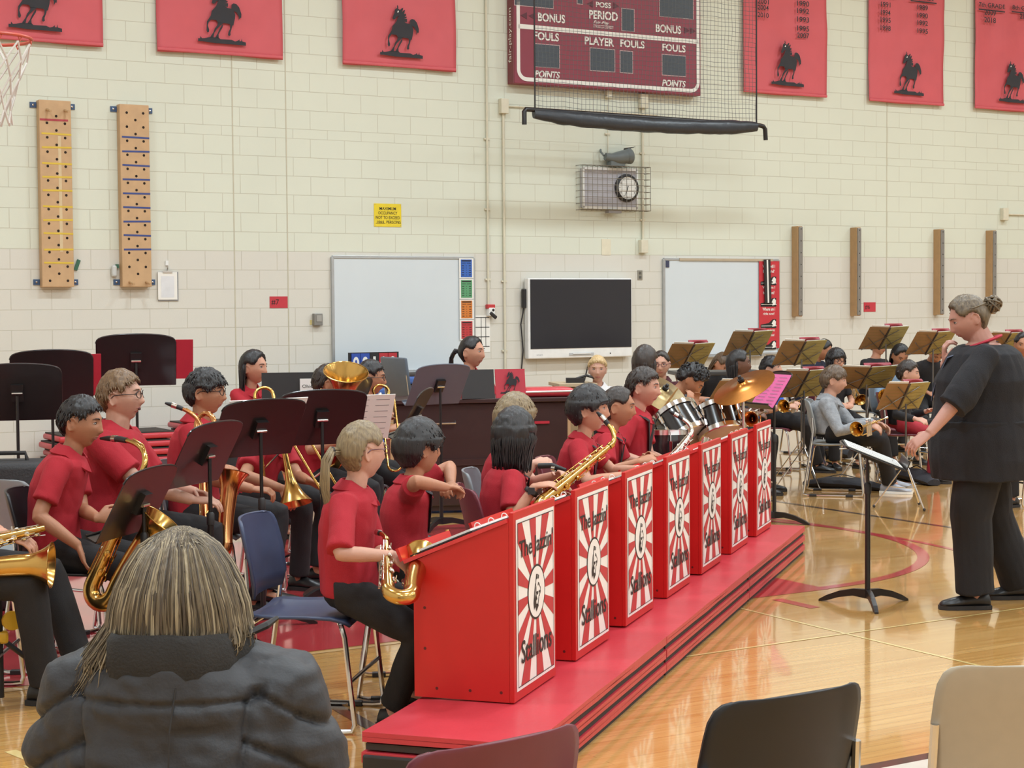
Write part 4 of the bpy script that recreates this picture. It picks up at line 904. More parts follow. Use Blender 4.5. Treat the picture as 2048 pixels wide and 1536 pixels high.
    for sgn, hp in ((1, hR), (-1, hL)):
        if feet: an = Vector(feet[0 if sgn > 0 else 1])
        elif stand: an = Vector((hp.x, hp.y, .09))
        else: an = Vector((hp.x, hp.y, .09))+F*.36*s+Rt*sgn*knee_spread*.6
        lq = (an-hp).length*.503 if stand else lt; kn, an2 = ik(hp, an, lq, max(lq if stand else lsn, (an-hp).length-lq+.004), (F*1+Z*.9+Rt*sgn*knee_spread*4) if not stand else F); legs.append((sgn, hp, kn, an2 if stand else an))
    def leg_tubes(mb, off, m, flare=0.):
        for sgn, hp, kn, an in legs:
            fk = 1+(fat-1)*.7
            mb.tube([hp-F*.03, hp, hp*.6+kn*.4, kn*.95+hp*.05, kn, kn*.94+an*.06, kn*.65+an*.35, kn*.3+an*.7, an], [(.086*fk*s+off), .090*fk*s+off, .080*fk*s+off, .060*s+off+legw, .058*s+off+legw, .056*s+off+legw, .056*s+off+legw*.9, .046*s+off+flare*.4+legw*.8, .038*s+off+flare+legw*.7], m, 16)
    leg_tubes(body, -.004, SK)
    for sgn, hp, kn, an in legs: body.tube([an, an-Z*.03, an-Z*.05+F*.06], [.036*s, .036*s, .03*s], SK, 8)
    base = Vector((pel.x, pel.y, 0)); r_ = root('person', base, 0, label, 'person', group)
    body.xf(Matrix.Translation(-base)); me = fuse(body, vox, 2, .4); mesh_obj('body', me, SKIN[sk], r_)
    # trousers
    tr = MB(); torso(tr, .008, -1, .22, SK); leg_tubes(tr, .012 if not stand else .016, SK, .022 if stand else .012)
    tr.xf(Matrix.Translation(-base)); me = fuse(tr, vox*1.5, 3); wrinkle(me, .007, 9, seed); mesh_obj('trousers', me, pants, r_)
    # shirt
    shm = MB(); torso(shm, .016, hem-.001, 1, SK, ((hem, .163, .125),)+(((hem*.5, .168, .132),) if hem < -.15 else ())+( (.02, .166, .128), (.2, .156, .120), (.4, .150, .114), (.62, .160, .118), (.80, .170, .112), (.90, .156, .098), (.955, .120, .080), (.995, .070, .062)))
    for sgn, sh, el, wr in ((1, shR, eR, wR), (-1, shL, eL, wL)):
        if sleeve <= 1:
            e = sh+(el-sh)*sleeve; shm.tube([sh-Rt*sgn*.05*s-S*.01, sh-Rt*sgn*.01, sh*.6+e*.4, sh*.2+e*.8, e], [.064*s, .067*s, .066*s, .067*s, .070*s], SK, 16)
        else:
            e = el+(wr-el)*(sleeve-1); shm.tube([sh-Rt*sgn*.05*s, sh-Rt*sgn*.01, sh*.5+el*.5, el, el*.5+e*.5, e], [.060*s, .066*s, .060*s*slw, .055*s*slw**1.5, .050*s*slw**1.6, (.040*s+(.012 if sleeve < 1.6 else 0))*slw**1.6], SK, 16)
    shm.xf(Matrix.Translation(-base)); me = fuse(shm, vox*1.4, 3); wrinkle(me, .010, 8, seed+3); so = mesh_obj('shirt', me, shirt, r_)
    if collar:
        c = MB(); m = collar if not isinstance(collar, bool) else shirt
        n = 22; rs = []
        for j in range(n):
            a = PI*.5+.22+(2*PI-.44)*j/(n-1); d = Rt*math.cos(a)+Fp*math.sin(a); front = max(0, math.sin(a))
            o = nb+S*(.012-.056*front)*s-base+Fp*(.004+.014*front)*s
            rs.append([o+d*.062*s+S*.020*s, o+d*.066*s+S*.034*s, o+d*.073*s+S*.034*s, o+d*(.112+.004*front)*s-S*(.012+.022*front)*s, o+d*(.106+.004*front)*s-S*(.020+.022*front)*s])
        c.rings(rs, m, True, True); c.build('collar', so, smooth=60)
    # face
    if nod < 80:
        for sg in (1, -1):
            e = MB(); c = Vector((sg*.031, .0742, .008))*hsz; b3 = HM.to_3x3()
            e.ell(HM @ c, (.0130*hsz, .010*hsz, .0056*hsz), EYEW, b3, 14, 10)
            e.ell(HM @ (c+Vector((0, .0062, 0))*hsz), (.0062*hsz, .0046*hsz, .0060*hsz), IRIS, b3, 10, 8)
            lid = [HM @ (c+Vector((sg*.0145*math.cos(t), .0045+.0055*math.sin(t), .0055*math.sin(t)+.001))*hsz) for t in LS(.1, PI-.1, 9)]; e.tube(lid, .0017*hsz, FRAME, 5)
            e.xf(Matrix.Translation(-base)); e.build('eye', r_, smooth=True)
            e = MB(); P_ = [HM @ (Vector((sg*x, y, z))*hsz) for x, y, z in ((.014, .0925, .026), (.026, .091, .031), (.040, .083, .031), (.050, .072, .026))]; e.tube(P_, [.003*hsz, .0038*hsz, .0032*hsz, .0015*hsz], HAIR[hair[1]], 6, True, .7); e.xf(Matrix.Translation(-base)); e.build('eyebrow', r_, smooth=True)
        e = MB()
        for z, yo, rr in ((-.0565, .0012, .0038), (-.0665, .0002, .0044)): 
            P_ = []
            for x in LS(-.023, .023, 9):
                zz = z-(.002 if z > -.06 else -.003)*(x/.023)**2 - (mouth*.006 if z < -.06 else -mouth*.002); dd = np.array([[x/.06, 1, zz/.113]]); dd[0, 1] = math.sqrt(max(.1, 1-dd[0, 0]**2*.65-dd[0, 2]**2)); sf = head_surface(np.array([[x/.062, dd[0, 1], zz/.113]]))[0]; P_.append(HM @ (Vector((x, sf[1]+yo-.0035, zz))*hsz))
            e.tube(P_, [rr*hsz*(.35+.65*math.sin(PI*q)) for q in LS(.08, .92, 9)], LIP if sk != 'brown' else mat('lips_dark', '#6d3f38', .5), 8, True, .8)
        if mouth: e.ell(HM @ (Vector((0, .0815, -.0625))*hsz), (.016*hsz, .006*hsz, .006*hsz*mouth), LIPD, HM.to_3x3(), 12, 8)
        e.xf(Matrix.Translation(-base)); e.build('mouth', r_, smooth=True)
    if hair: hair_build(hair[0], HAIR[hair[1]], HM, hsz, r_, base, seed, near)
    if glasses:
        g = MB(); gm = glasses if not isinstance(glasses, bool) else FRAME
        for sg in (1, -1):
            c = Vector((sg*.033, .098, .006)); g.tube([HM @ ((c+Vector((.024*math.cos(t)*(1 if abs(math.cos(t)) < .8 else .97), -.010*max(0, sg*math.cos(t)), .017*math.sin(t))))*hsz) for t in LS(0, 2*PI, 21)], .0016*hsz+.0004, gm, 6, False)
            g.tube([HM @ (Vector(p)*hsz) for p in ((sg*.056, .088, .009), (sg*.076, .04, .012), (sg*.0815, -.01, .012), (sg*.081, -.025, .0))], .0020*hsz, gm, 6)
        g.tube([HM @ (Vector(p)*hsz) for p in ((-.011, .100, .009), (0, .104, .011), (.011, .100, .009))], .0018*hsz, gm, 6)
        g.xf(Matrix.Translation(-base)); g.build('glasses', r_, smooth=True)
    # shoes
    for sgn, hp, kn, an in legs:
        sh_ = MB(); fa = (F*.95+Rt*sgn*.2).normalized() if not feet or len(feet) < 4 else ang(feet[2 if sgn > 0 else 3]); rt = Vector((fa.y, -fa.x, 0)); o = Vector((an.x, an.y, 0)); rs = []
        for t, w_, h_ in ((-.075, .022, .05), (-.065, .032, .075), (-.02, .036, .085), (.03, .038, .078), (.09, .044, .058), (.14, .045, .045), (.175, .035, .035), (.19, .018, .022)):
            rs.append([o+fa*t*s+rt*w_*s*math.cos(q)*(1 if math.sin(q) < .2 else .85)+Z*(.012+max(0, h_*s*(.5+.5*math.sin(q)))) for q in LS(0, 2*PI, 15)[:-1]])
        sh_.rings(rs, shoes); sh_.xf(Matrix.Translation(-base)); so_ = sh_.build('shoe', r_, smooth=60)
        sl = MB(); P_ = [(-.08, .028), (-.05, .036), (.03, .040), (.11, .047), (.16, .040), (.195, .018)]; ring = [o+fa*t*s+rt*w_*s for t, w_ in P_]+[o+fa*t*s-rt*w_*s for t, w_ in P_[::-1]]
        sl.rings([[p+Z*.001 for p in ring], [p+Z*.022 for p in ring]], mat('shoe_sole', '#2a2727', .7) if shoes is SHOEB else PAPER); sl.xf(Matrix.Translation(-base)); sl.build('sole', so_)
    J = dict(root=r_, pel=pel, F=F, Rt=Rt, S=S, nb=nb, wR=wR, wL=wL, eR=eR, eL=eL, Hc=Hc, HM=HM, s=s, base=base, fwd=fwd, sp=sp_, shirt=so, seat=seat, legs=legs, Fp=Fp, mouth=HM @ (Vector((0, .10, -.062))*hsz))
    PEOPLE[key] = J; return J
# ------------------------------------------------------------------ stacking chairs
def chair(label, pos, fwd, col, name='stacking_chair', group='stacking chairs'):
    """plastic shell chair on a chrome sled frame; pos: middle of the seat on the floor, fwd: facing angle"""
    r_ = root(name, Vector((pos[0], pos[1], 0)), math.radians(fwd-90), label, 'chair', group); m = mat('plastic_'+col[0], col[1], .42, 0, .03, 30)
    def shell(prof, n, t):
        b = MB(); rs = []
        for (y, z, hw, cv) in prof: rs.append([(hw*q, y+cv[0]*(abs(q)**2.2), z+cv[1]*(abs(q)**2.2)) for q in LS(-1, 1, n)])
        b.rings(rs, m, False); return b
    b = shell([(-.20, .435, .17, (0, .012)), (-.17, .428, .205, (0, .02)), (-.08, .422, .215, (0, .022)), (.04, .428, .22, (0, .018)), (.14, .438, .22, (0, .004)), (.19, .434, .215, (0, -.004)), (.215, .415, .19, (0, -.006))], 13, .012)
    o = b.build('seat', r_, smooth=180); q = o.modifiers.new('t', 'SOLIDIFY'); q.thickness = .012; q.offset = -1
    b = shell([(-.205, .50, .185, (.03, 0)), (-.215, .56, .21, (.05, 0)), (-.235, .66, .22, (.055, 0)), (-.250, .72, .217, (.055, 0)), (-.258, .755, .213, (.054, 0)), (-.263, .780, .203, (.050, 0)), (-.266, .795, .188, (.044, -.001)), (-.268, .803, .170, (.038, -.002)), (-.268, .806, .155, (.033, -.002))], 21, .012)
    o = b.build('backrest', r_, smooth=180); q = o.modifiers.new('t', 'SOLIDIFY'); q.thickness = .012
    for sx in (-1, 1):
        b = MB(); x = .235*sx; b.tube([(x*.82, .17, .425), (x*.98, .19, .40), (x, .20, .37), (x, .235, .04), (x, .225, .014), (x, .19, .011), (x, -.22, .011), (x, -.26, .02), (x, -.255, .05), (x*.97, -.20, .40), (x*.94, -.185, .50), (x*.92, -.182, .56), (x*.905, -.190, .66)], .0105, CHROME, 8); b.build('leg', r_, smooth=True)
        b = MB(); b.rbox((x, .12, .011), (.03, .06, .022), .004, BLACKP); b.rbox((x, -.18, .011), (.03, .06, .022), .004, BLACKP); b.build('glide', r_)
    b = MB(); b.tube([(-.2, .17, .418), (.2, .17, .418)], .009, CHROME, 8); b.tube([(-.2, -.17, .415), (.2, -.17, .415)], .009, CHROME, 8); b.tube([(-.235, .218, .20), (.235, .218, .20)], .008, CHROME, 8); b.build('crossbar', r_, smooth=True)
    return r_
CC = dict(gray=('slate_gray', '#7d8288'), blue=('navy_blue', '#36415f'), beige=('beige', '#b5a894'), maroon=('maroon', '#6e2f3a'), black=('black', '#1c1c20'), lgray=('light_gray', '#8d9193'))
CHN = {}
def chair_for(key, col, label, back=0., turn=0):
    J = PEOPLE[key]; p = J['pel']+J['F']*(.055-back); return chair(label, p, J['fwd']+turn, CC[col])
# ------------------------------------------------------------------ the band and the audience, person by person
G1 = 'band players in red polo shirts'; G2 = 'concert band players by the wall'
dn = (0, 0, -1)
person('P1', 'person in black trousers at the left edge holding a saxophone across the lap', (-78, 840, 7.05), 3, 10, 10, s=1.0, hair=('short', 'dark'), rh=(12, 1068, 6.92), lh=(-30, 1050, 7.1), rdir=(.9, .1, -.35), rpn=(0, .3, -1), group=G1, feet=((-1.92, 6.93, .09), (-1.86, 7.25, .09)))
person('P2', 'person in red polo with short black hair playing a tenor saxophone', (162, 846, 7.75), 2, -6, 6, lean=10, hair=('short', 'black'), sk='tan', rh=(157, 1092, 7.52), lh=(196, 1036, 7.62), rpole=(-.9, -.35, .1), rdir=(.35, -.1, -1), rpn=(.9, .3, .3), rcurl=.25, ldir=(1, .1, .15), lpn=(.3, .9, -.2), group=G1, slouch=.045)
person('P3', 'person in red polo with sandy wavy hair and glasses, mouth open', (242, 794, 8.25), -8, -2, -4, lean=2, fat=1.28, hs=1.06, hair=('short', 'sandy'), sk='fair', rh=(385, 1000, 8.05), lh=(392, 985, 8.3), glasses=True, mouth=1, rdir=(1, .1, -.05), rpn=(0, .2, -1), group=G1)
person('P4', 'person in red polo with shaggy black hair and glasses beside the baritone saxophone', (412, 786, 9.1), -5, -4, 0, lean=3, hair=('fringe', 'black'), sk='tan', rh=(505, 978, 8.85), lh=(450, 940, 9.05), glasses=True, rdir=(1, 0, -.1), rpn=(0, .2, -1), rcurl=.8, group=G1, hs=1.04)
person('T1', 'person in red polo bent behind the music stands, holding a trombone', (572, 838, 9.9), -15, -8, 22, lean=20, hair=('short', 'black'), sk='tan', rh=(566, 978, 9.55), lh=(618, 962, 9.72), rpole=(-.9, -.3, .1), rdir=(.5, -.2, -.8), rcurl=.6, ldir=(.9, 0, -.5), group=G1, s=.92, lpole=(.3, .2, -1))
person('P5', 'person in red polo with long straight black hair behind the keyboard percussion', (508, 736, 12.0), -50, -22, 0, hair=('long', 'black'), sk='light', rh=(545, 850, 11.75), lh=(575, 848, 11.9), seat=.60, group=G1, lean=2)
person('E1', 'person in red polo with cropped dark hair, half hidden by the euphonium bell', (657, 768, 10.9), 0, 14, 4, hair=('short', 'dark'), sk='tan', rh=(690, 880, 10.6), lh=(705, 850, 10.9), group=G1)
person('P7', 'person in red polo with black hair and glasses right of the euphonium bell', (742, 757, 11.6), -10, 2, 2, hair=('short', 'black'), sk='tan', rh=(775, 860, 11.4), lh=(770, 840, 11.6), glasses=True, group=G1, s=.86)
person('PG', 'person in red polo with a black ponytail at the piano, looking right', (944, 705, 13.9), -60, -24, 0, hair=('ponytail', 'black'), sk='light', seat=.55, group=G1, lean=0, hs=1.1)
person('F1', 'person in red polo with a blond ponytail and glasses, seen from behind', (724, 903, 6.55), -8, 38, 0, lean=3, hair=('ponytail', 'blond'), sk='fair', rh=(786, 1112, 6.28), lh=(800, 1118, 6.5), glasses=mat('glasses_maroon', '#5a2430', .3), sleeve=.95, rdir=(.8, .1, -.7), rpn=(-.4, .4, -.9), rcurl=.7, group=G1, hs=.98, feet=((-.47, 6.50, .09), (-.42, 6.82, .09)), rpole=(-.5, -.7, -.8))
person('F2', 'person in red polo with straight black hair stretching folded arms', (838, 897, 7.2), 4, 36, 0, lean=4, hair=('bowl', 'black'), sk='tan', rh=(893, 975, 7.0), lh=(902, 968, 7.22), rpole=(-.2, -1, .35), lpole=(.4, .5, .3), rdir=(.6, .8, -.1), rpn=(0, -.2, -1), rcurl=.9, ldir=(-.3, -.9, -.1), lcurl=.9, group=G1)
person('F3', 'person in red polo with a dark bob haircut, back turned, wearing a black watch', (1028, 872, 7.8), 10, 62, 0, lean=5, hair=('bob', 'black'), sk='light', rh=(1070, 972, 7.55), lh=(1105, 985, 7.7), rdir=(1, -.1, .15), rpn=(.1, .3, -1), rcurl=.5, group=G1, rpole=(-.3, -.4, -1))
person('F3b', 'person in red polo with short blond hair, behind the dark bob haircut', (1031, 838, 8.5), -5, 40, 0, lean=4, hair=('bowl', 'blond'), sk='fair', rh=(1068, 925, 8.2), lh=(1110, 950, 8.35), rdir=(1, 0, .1), rcurl=.9, group=G1, rpole=(-.2, -.4, -1), fat=1.1)
person('F4', 'person in red polo with a black bowl haircut and thin black strap', (1178, 820, 9.1), -12, -6, -2, lean=6, hair=('bowl', 'black'), sk='light', rh=(1245, 950, 8.85), lh=(1285, 938, 9.1), rdir=(1, .1, .02), rpn=(0, 0, -1), rcurl=.3, group=G1, hs=1.04)
person('F5', 'person in red polo with dark hair tied back, between two boys in red', (1236, 815, 9.8), -12, -6, 4, lean=7, hair=('ponytail', 'dark'), sk='tan', rh=(1280, 922, 9.55), lh=(1290, 915, 9.8), rdir=(.9, .2, .3), rcurl=.6, group=G1)
person('F6', 'person in red polo with short dark hair and a wide black neck strap', (1287, 776, 10.5), -18, -16, 2, lean=4, hair=('short', 'dark'), sk='fair', rh=(1300, 928, 10.2), lh=(1330, 920, 10.4), rdir=(1, 0, -.1), rcurl=.4, group=G1, hs=1.03)
person('DR', 'person in red polo with long straight brown hair at the drums, back turned', (1290, 726, 12.1), 40, 66, 0, hair=('long', 'dark'), sk='light', rh=(1310, 848, 11.7), lh=(1325, 846, 11.9), rdir=(.5, .3, .4), rcurl=1.0, lcurl=1.0, ldir=(.5, .3, .4), group=G1, seat=.58)
FADE = fabric('white_dress_shirt', '#dedcdc')
person('WB', 'person in a white button shirt with cropped blond hair, facing the room', (1195, 740, 14.9), -88, -92, 0, hair=('short', 'pale'), sk='fair', shirt=FADE, sleeve=1.8, s=.81, group=G2, lean=0)
person('GG', 'person in a black and red top with glasses, facing the room', (1322, 729, 14.9), -105, -100, 4, hair=('ponytail', 'dark'), sk='fair', shirt=fabric('black_red_shirt', '#4a1c24'), glasses=mat('glasses_maroon', '#5a2430', .3), s=.82, group=G2, lean=0)
person('CU', 'person in a navy shirt with curly black hair, head bowed onto a hand', (1383, 762, 13.0), -12, -14, 42, lean=26, hair=('curly', 'black'), sk='tan', shirt=NAVY, sleeve=.9, rh=(1378, 812, 12.7), lh=(1385, 818, 12.9), rpole=(-.1, -.5, -1), rdir=(.2, .3, 1), rpn=(-.3, .6, .2), rcurl=.5, lpole=(.2, .5, -1), ldir=(.2, .2, 1), collar=False, group=G2, s=.9, slouch=.06)
person('BH', 'person with long brown hair bending low behind a music stand', (1444, 728, 17.6), -60, -50, 40, lean=20, hair=('long', 'brown'), sk='light', shirt=BLKS, group=G2, collar=False, s=.85)
person('BG', 'person in a black top with long black hair and a white bracelet, holding a trumpet', (1478, 729, 14.6), -15, -2, -3, hair=('long', 'black'), sk='brown', shirt=BLKS, sleeve=1.25, rh=(1512, 826, 14.2), lh=(1520, 820, 14.5), rdir=(1, .1, -.3), rcurl=.7, collar=False, group=G2)
person('BB', 'person in a bright blue shirt with straight black fringe, holding a trumpet', (1543, 738, 16.4), -20, -24, -8, hair=('fringe', 'black'), sk='fair', shirt=fabric('bright_blue_shirt', '#2f5fc0'), rh=(1572, 812, 16.0), lh=(1585, 808, 16.2), rdir=(1, -.2, 0), rcurl=.9, collar=False, group=G2, s=.95, feet=((2.92, 16.3, .09), (3.02, 16.6, .09)))
person('NV', 'person in a navy shirt with black hair and a hairband, by the back wall', (1646, 700, 18.4), -40, -35, 25, hair=('ponytail', 'black'), sk='tan', shirt=NAVY, group=G2, collar=False, s=.86, lean=12)
person('GB', 'person with long black fringe and glasses behind the grey hoodie', (1672, 722, 16.8), -70, -62, 6, hair=('longfringe', 'black'), sk='light', shirt=BLKS, glasses=True, group=G2, collar=False, s=.82)
person('HO', 'person in a grey hooded sweatshirt with a trumpet on the lap', (1668, 762, 14.45), -14, -10, 4, lean=-2, hair=('fringe', 'brown'), sk='fair', shirt=HOOD, sleeve=1.92, rh=(1737, 847, 14.15), lh=(1752, 846, 14.35), rdir=(.9, 0, -.4), rcurl=.5, ldir=(.9, -.2, -.4), collar=HOOD, group=G2, s=1.0, hs=1.04, shoes=mat('sneaker_upper', '#9c9ea8', .6, 0, .35, 14), feet=((3.20, 14.45, .09, ), (3.28, 14.75, .09)), slouch=.05)
person('BK', 'person in a black shirt, face hidden behind a raised music folder', (1757, 690, 18.6), -55, -45, 0, hair=('short', 'black'), sk='light', shirt=BLKS, group=G2, collar=False, s=.88)
person('LB', 'person in a light blue top with long black hair looking down', (1800, 712, 17.2), -80, -78, 28, hair=('long', 'black'), sk='tan', shirt=fabric('light_blue_top', '#8aa6c4'), sleeve=1.8, group=G2, collar=False, s=.84, lean=8)
person('B2', 'person with short brown hair and a red and white jersey, beside the conductor', (1816, 748, 15.4), -12, -16, 2, hair=('short', 'dark'), sk='fair', shirt=BLKS, sleeve=1.9, rh=(1832, 838, 15.0), group=G2, collar=False, s=.82, pants=fabric('red_jersey', '#a82c38'))
person('FZ', 'person in a fuzzy black jacket bent behind a music stand by the wall', (1872, 706, 18.6), -80, -80, 45, hair=('curly', 'black'), sk='tan', shirt=BLKS, sleeve=1.9, group=G2, collar=False, s=.84, lean=18)
person('E2', 'person with a curly topknot in a maroon top at the right edge', (2046, 690, 16.5), -95, -100, 5, hair=('bun', 'black'), sk='tan', shirt=fabric('maroon_top', '#4a1e2a'), group=G2, collar=False, s=.86)
person('E3', 'person in a dark teal shirt at the right edge, behind the conductor', (2052, 748, 13.6), -160, -165, 5, hair=('short', 'dark'), sk='light', shirt=fabric('teal_shirt', '#22333c'), group=G2, collar=False, s=.88)
# the conductor
CONB = mat('black_knit', '#1d1c20', .92, 0, .1, 8, .3, 200)
person('CO', 'person standing to conduct in black, hair in a bun, hand at the chin', (1937, 638, 9.0), 168, 180, 20, tilt=0, lean=0, stand=True, s=1.0, fat=1.48, shw=1.02, hair=('bun', 'grey'), sk='rosy', shirt=CONB, sleeve=1.28, lh=(1838, 895, 8.62), rh=(1890, 725, 9.12), ldir=(-.75, .2, -.55), lpn=(.2, .5, -.8), lcurl=[.35, .45, .55, .6], rdir=(-.1, -.2, 1), rpn=(.9, -.2, .3), rcurl=.9, lpole=(.5, -.9, .1), rpole=(-.5, .5, -1), pants=mat('black_slacks', '#1c1b1e', .9, 0, .1, 6, .15, 200), collar=False, feet=((2.76, 9.25, .09), (2.44, 8.95, .09), 180, 180), hem=-.42, hs=1.04, legw=.036, deep=1.34, slw=1.32)
for key, col, lab in (('P1', 'black', 'black stacking chair at the left edge under the lap saxophonist'), ('P2', 'black', 'black stacking chair under the tenor saxophone player'), ('P3', 'black', 'black stacking chair under the sandy-haired player'), ('P4', 'gray', 'grey stacking chair under the baritone saxophone player'), ('T1', 'black', 'black stacking chair under the trombone player'), ('E1', 'maroon', 'maroon stacking chair under the euphonium player'), ('P7', 'gray', 'grey stacking chair right of the euphonium player'),
                      ('F2', 'beige', 'beige stacking chair under the player stretching folded arms'), ('F3', 'maroon', 'maroon stacking chair under the player with a dark bob'), ('F3b', 'gray', 'grey stacking chair under the blond player behind the bob'), ('F4', 'maroon', 'maroon stacking chair under the bowl-haircut player'), ('F5', 'black', 'black stacking chair under the player with tied-back hair'), ('F6', 'gray', 'grey stacking chair under the player with a wide strap'),
                      ('WB', 'beige', 'beige stacking chair under the white-shirted person'), ('GG', 'black', 'black stacking chair under the person in black and red'), ('CU', 'maroon', 'maroon stacking chair under the curly-haired person'), ('BH', 'gray', 'grey stacking chair under the bending brown-haired person'), ('BG', 'gray', 'grey stacking chair under the trumpeter with a bracelet'), ('BB', 'maroon', 'maroon stacking chair under the blue-shirted trumpeter'), ('NV', 'black', 'black stacking chair under the navy-shirted person by the wall'), ('GB', 'maroon', 'maroon stacking chair behind the grey hoodie'), ('HO', 'lgray', 'grey stacking chair under the grey hoodie'), ('BK', 'gray', 'grey stacking chair behind a raised folder by the wall'), ('LB', 'gray', 'grey stacking chair under the light blue top'), ('B2', 'maroon', 'maroon stacking chair under the red and white jersey'), ('FZ', 'black', 'black stacking chair under the fuzzy jacket'), ('E2', 'maroon', 'maroon stacking chair at the right edge'), ('E3', 'gray', 'grey stacking chair at the right edge behind the conductor')):
    chair_for(key, col, lab)
chair('navy blue stacking chair under the ponytailed player, its back empty', (-.80, 6.66), -9, CC['blue'])
chair('grey stacking chair at the left edge, behind the tenor saxophone player', (-2.40, 8.42), 62, CC['lgray'])
chair('grey empty stacking chair between the drums and the right-hand players', (1.50, 13.6), 30, CC['lgray'])
chair('empty red stacking chair right of the grey hoodie', (3.75, 15.9), 20, CC['maroon'])
chair('maroon stacking chair seen from behind at the bottom edge', (-.165, 3.385), 128, CC['maroon'])
chair('black stacking chair seen from behind at the bottom edge', (.47, 3.76), 122, CC['black'])
chair('beige stacking chair seen from behind in the bottom right corner', (1.16, 4.05), 93, CC['beige'])
# ------------------------------------------------------------------ music stands
DESK = mat('stand_desk_black', '#1d1a1b', .34, 0, .05, 3, coat=.25); FOLD = mat('maroon_folder', '#8c2a36', .5); REDF = mat('red_folder', '#b3293a', .45)
def T3(x, y, z): return Vector((x, y, z))
def music_stand(label, base, zc, face, tilt=25, w_=.50, h_=.33, base_legs=True, off=.0, group='black music stands', name='music_stand', desk=None, leg0=None):
    """solid-desk stand. face: direction the music side looks; zc: height of the desk's middle"""
    r_ = root(name, Vector((base[0], base[1], 0)), math.radians(face-90), label, 'music stand', group); t = math.radians(tilt); m = desk or DESK
    v = T3(0, -math.sin(t), math.cos(t)); n = T3(0, math.cos(t), math.sin(t)); c = T3(off, .02, zc)
    b = MB(); out = []
    P = [(-w_*.5, -h_*.5), (w_*.5, -h_*.5)]+[(w_*.5*(1.0-.02*q), h_*.36+h_*.14*math.sin(PI*(.5+.5*(1-q)))) for q in LS(0, 1, 2)][:0]
    P += [(w_*.50, h_*.34)]+[(w_*.49*math.cos(a), h_*.36+h_*.16*math.sin(a)**.7) for a in LS(.12, PI-.12, 15)]+[(-w_*.50, h_*.34)]
    fr = [c+T3(x, 0, 0)+v*z+n*.002 for x, z in P]; bk = [c+T3(x, 0, 0)+v*z-n*.002 for x, z in P]; k = len(P)
    b.add(fr, [tuple(range(k))[::-1]], m); b.add(bk, [tuple(range(k))], m); b.add(fr+bk, [(i, (i+1) % k, k+(i+1) % k, k+i) for i in range(k)], m); o = b.build('desk', r_)
    b = MB(); 
    for i in range(2, k-1): pass
    b.tube([p for p in fr[2:]], .005, m, 6); b.tube([fr[0], fr[1], fr[2]], .004, m, 6); b.build('rim', o, smooth=True)
    lo = c-v*h_*.5; b = MB(); b.add([lo+T3(x, 0, 0)+n*q+v*z for x in (-w_*.5, w_*.5) for q in (0, .055) for z in (0, -.006)], [(0, 2, 3, 1), (4, 5, 7, 6), (0, 1, 5, 4), (2, 6, 7, 3), (0, 4, 6, 2), (1, 3, 7, 5)], m)
    b.tube([lo+T3(-w_*.5, 0, 0)+n*.055+v*.004, lo+T3(w_*.5, 0, 0)+n*.055+v*.004], .005, m, 6); b.build('ledge', r_)
    b = MB(); b.box(c-n*.014, (.07, .024, .10), BLACKM, Matrix.Rotation(t, 3, 'X')); b.tube([c-n*.03+T3(-.03, 0, 0), c-n*.03+T3(.03, 0, 0)], .008, CHROME, 8); b.build('tilt_bracket', r_)
    b = MB(); b.tube([T3(off, 0, .40), T3(off, .0, zc-.02)], .0095, BLACKM, 10); b.build('upper_pole', r_, smooth=True)
    b = MB(); b.tube([T3(off, 0, .05), T3(off, 0, min(zc-.1, .62))], .0145, BLACKM, 10); b.lathe([(.019, 0), (.019, .05), (.012, .06)], BLACKP, (off, 0, min(zc-.12, .60)), (0, 0, 1), 12); b.build('lower_pole', r_, smooth=True)
    if base_legs:
        for a in (90, 210, 330):
            d = ang(a+4 if leg0 is None else a-90+leg0-(face-90)); q = T3(-d.y, d.x, 0); b = MB(); rs = []
            for s_, z0, z1, hw in ((.0, .035, .085, .014), (.08, .045, .082, .013), (.16, .030, .064, .012), (.23, .006, .036, .012), (.275, .0, .010, .010)):
                rs.append([d*s_+q*hw+T3(off, 0, z0), d*s_-q*hw+T3(off, 0, z0), d*s_-q*hw+T3(off, 0, z1), d*s_+q*hw+T3(off, 0, z1)])
            b.rings(rs, BLACKM); b.build('leg', r_)
    return r_, c, v, n
def sheet_on(st, x0, x1, z0, z1, m, name, label, cat, group=None, t=.004, lines=0, two=None):
    """papers resting on a stand's desk"""
    r_, c, v, n = st; o = root(name, r_.location, r_.rotation_euler[2], label, cat, group); b = MB()
    def slab(b, xa, xb, za, zb, ta, tb, mm): b.add([c+T3(x, 0, 0)+v*z+n*q for x in (xa, xb) for z in (za, zb) for q in (ta, tb)], [(0, 1, 3, 2), (4, 6, 7, 5), (0, 4, 5, 1), (2, 3, 7, 6), (0, 2, 6, 4), (1, 5, 7, 3)], mm)
    slab(b, x0, x1, z0, z1, .003, .003+t, m); b.build('cover', o)
    if two: b = MB(); slab(b, x0+.01, (x0+x1)/2-.004, z0+.01, z1-.01, .004+t, .008+t, two); slab(b, (x0+x1)/2+.004, x1-.01, z0+.01, z1-.01, .004+t, .008+t, two); b.build('pages', o)
    if lines:
        b = MB()
        for k in range(lines):
            z = z0+.03+(z1-z0-.06)*k/(lines-1)
            for xa, xb in ((x0+.03, (x0+x1)/2-.02), ((x0+x1)/2+.02, x1-.03)): slab(b, xa, xb, z-.0014, z+.0014, .0085+t, .009+t, mat('gray_print', '#77757a', .8)); slab(b, xa, xb, z-.0014, z+.0014, .0022, .0027, mat('gray_print', '#77757a', .8))
        b.build('printed_lines', o)
    return o
S1 = music_stand('black music stand tilted in front of the tenor saxophone player', pd(288, 1000, 7.3)[:2], .79, 166, 28)
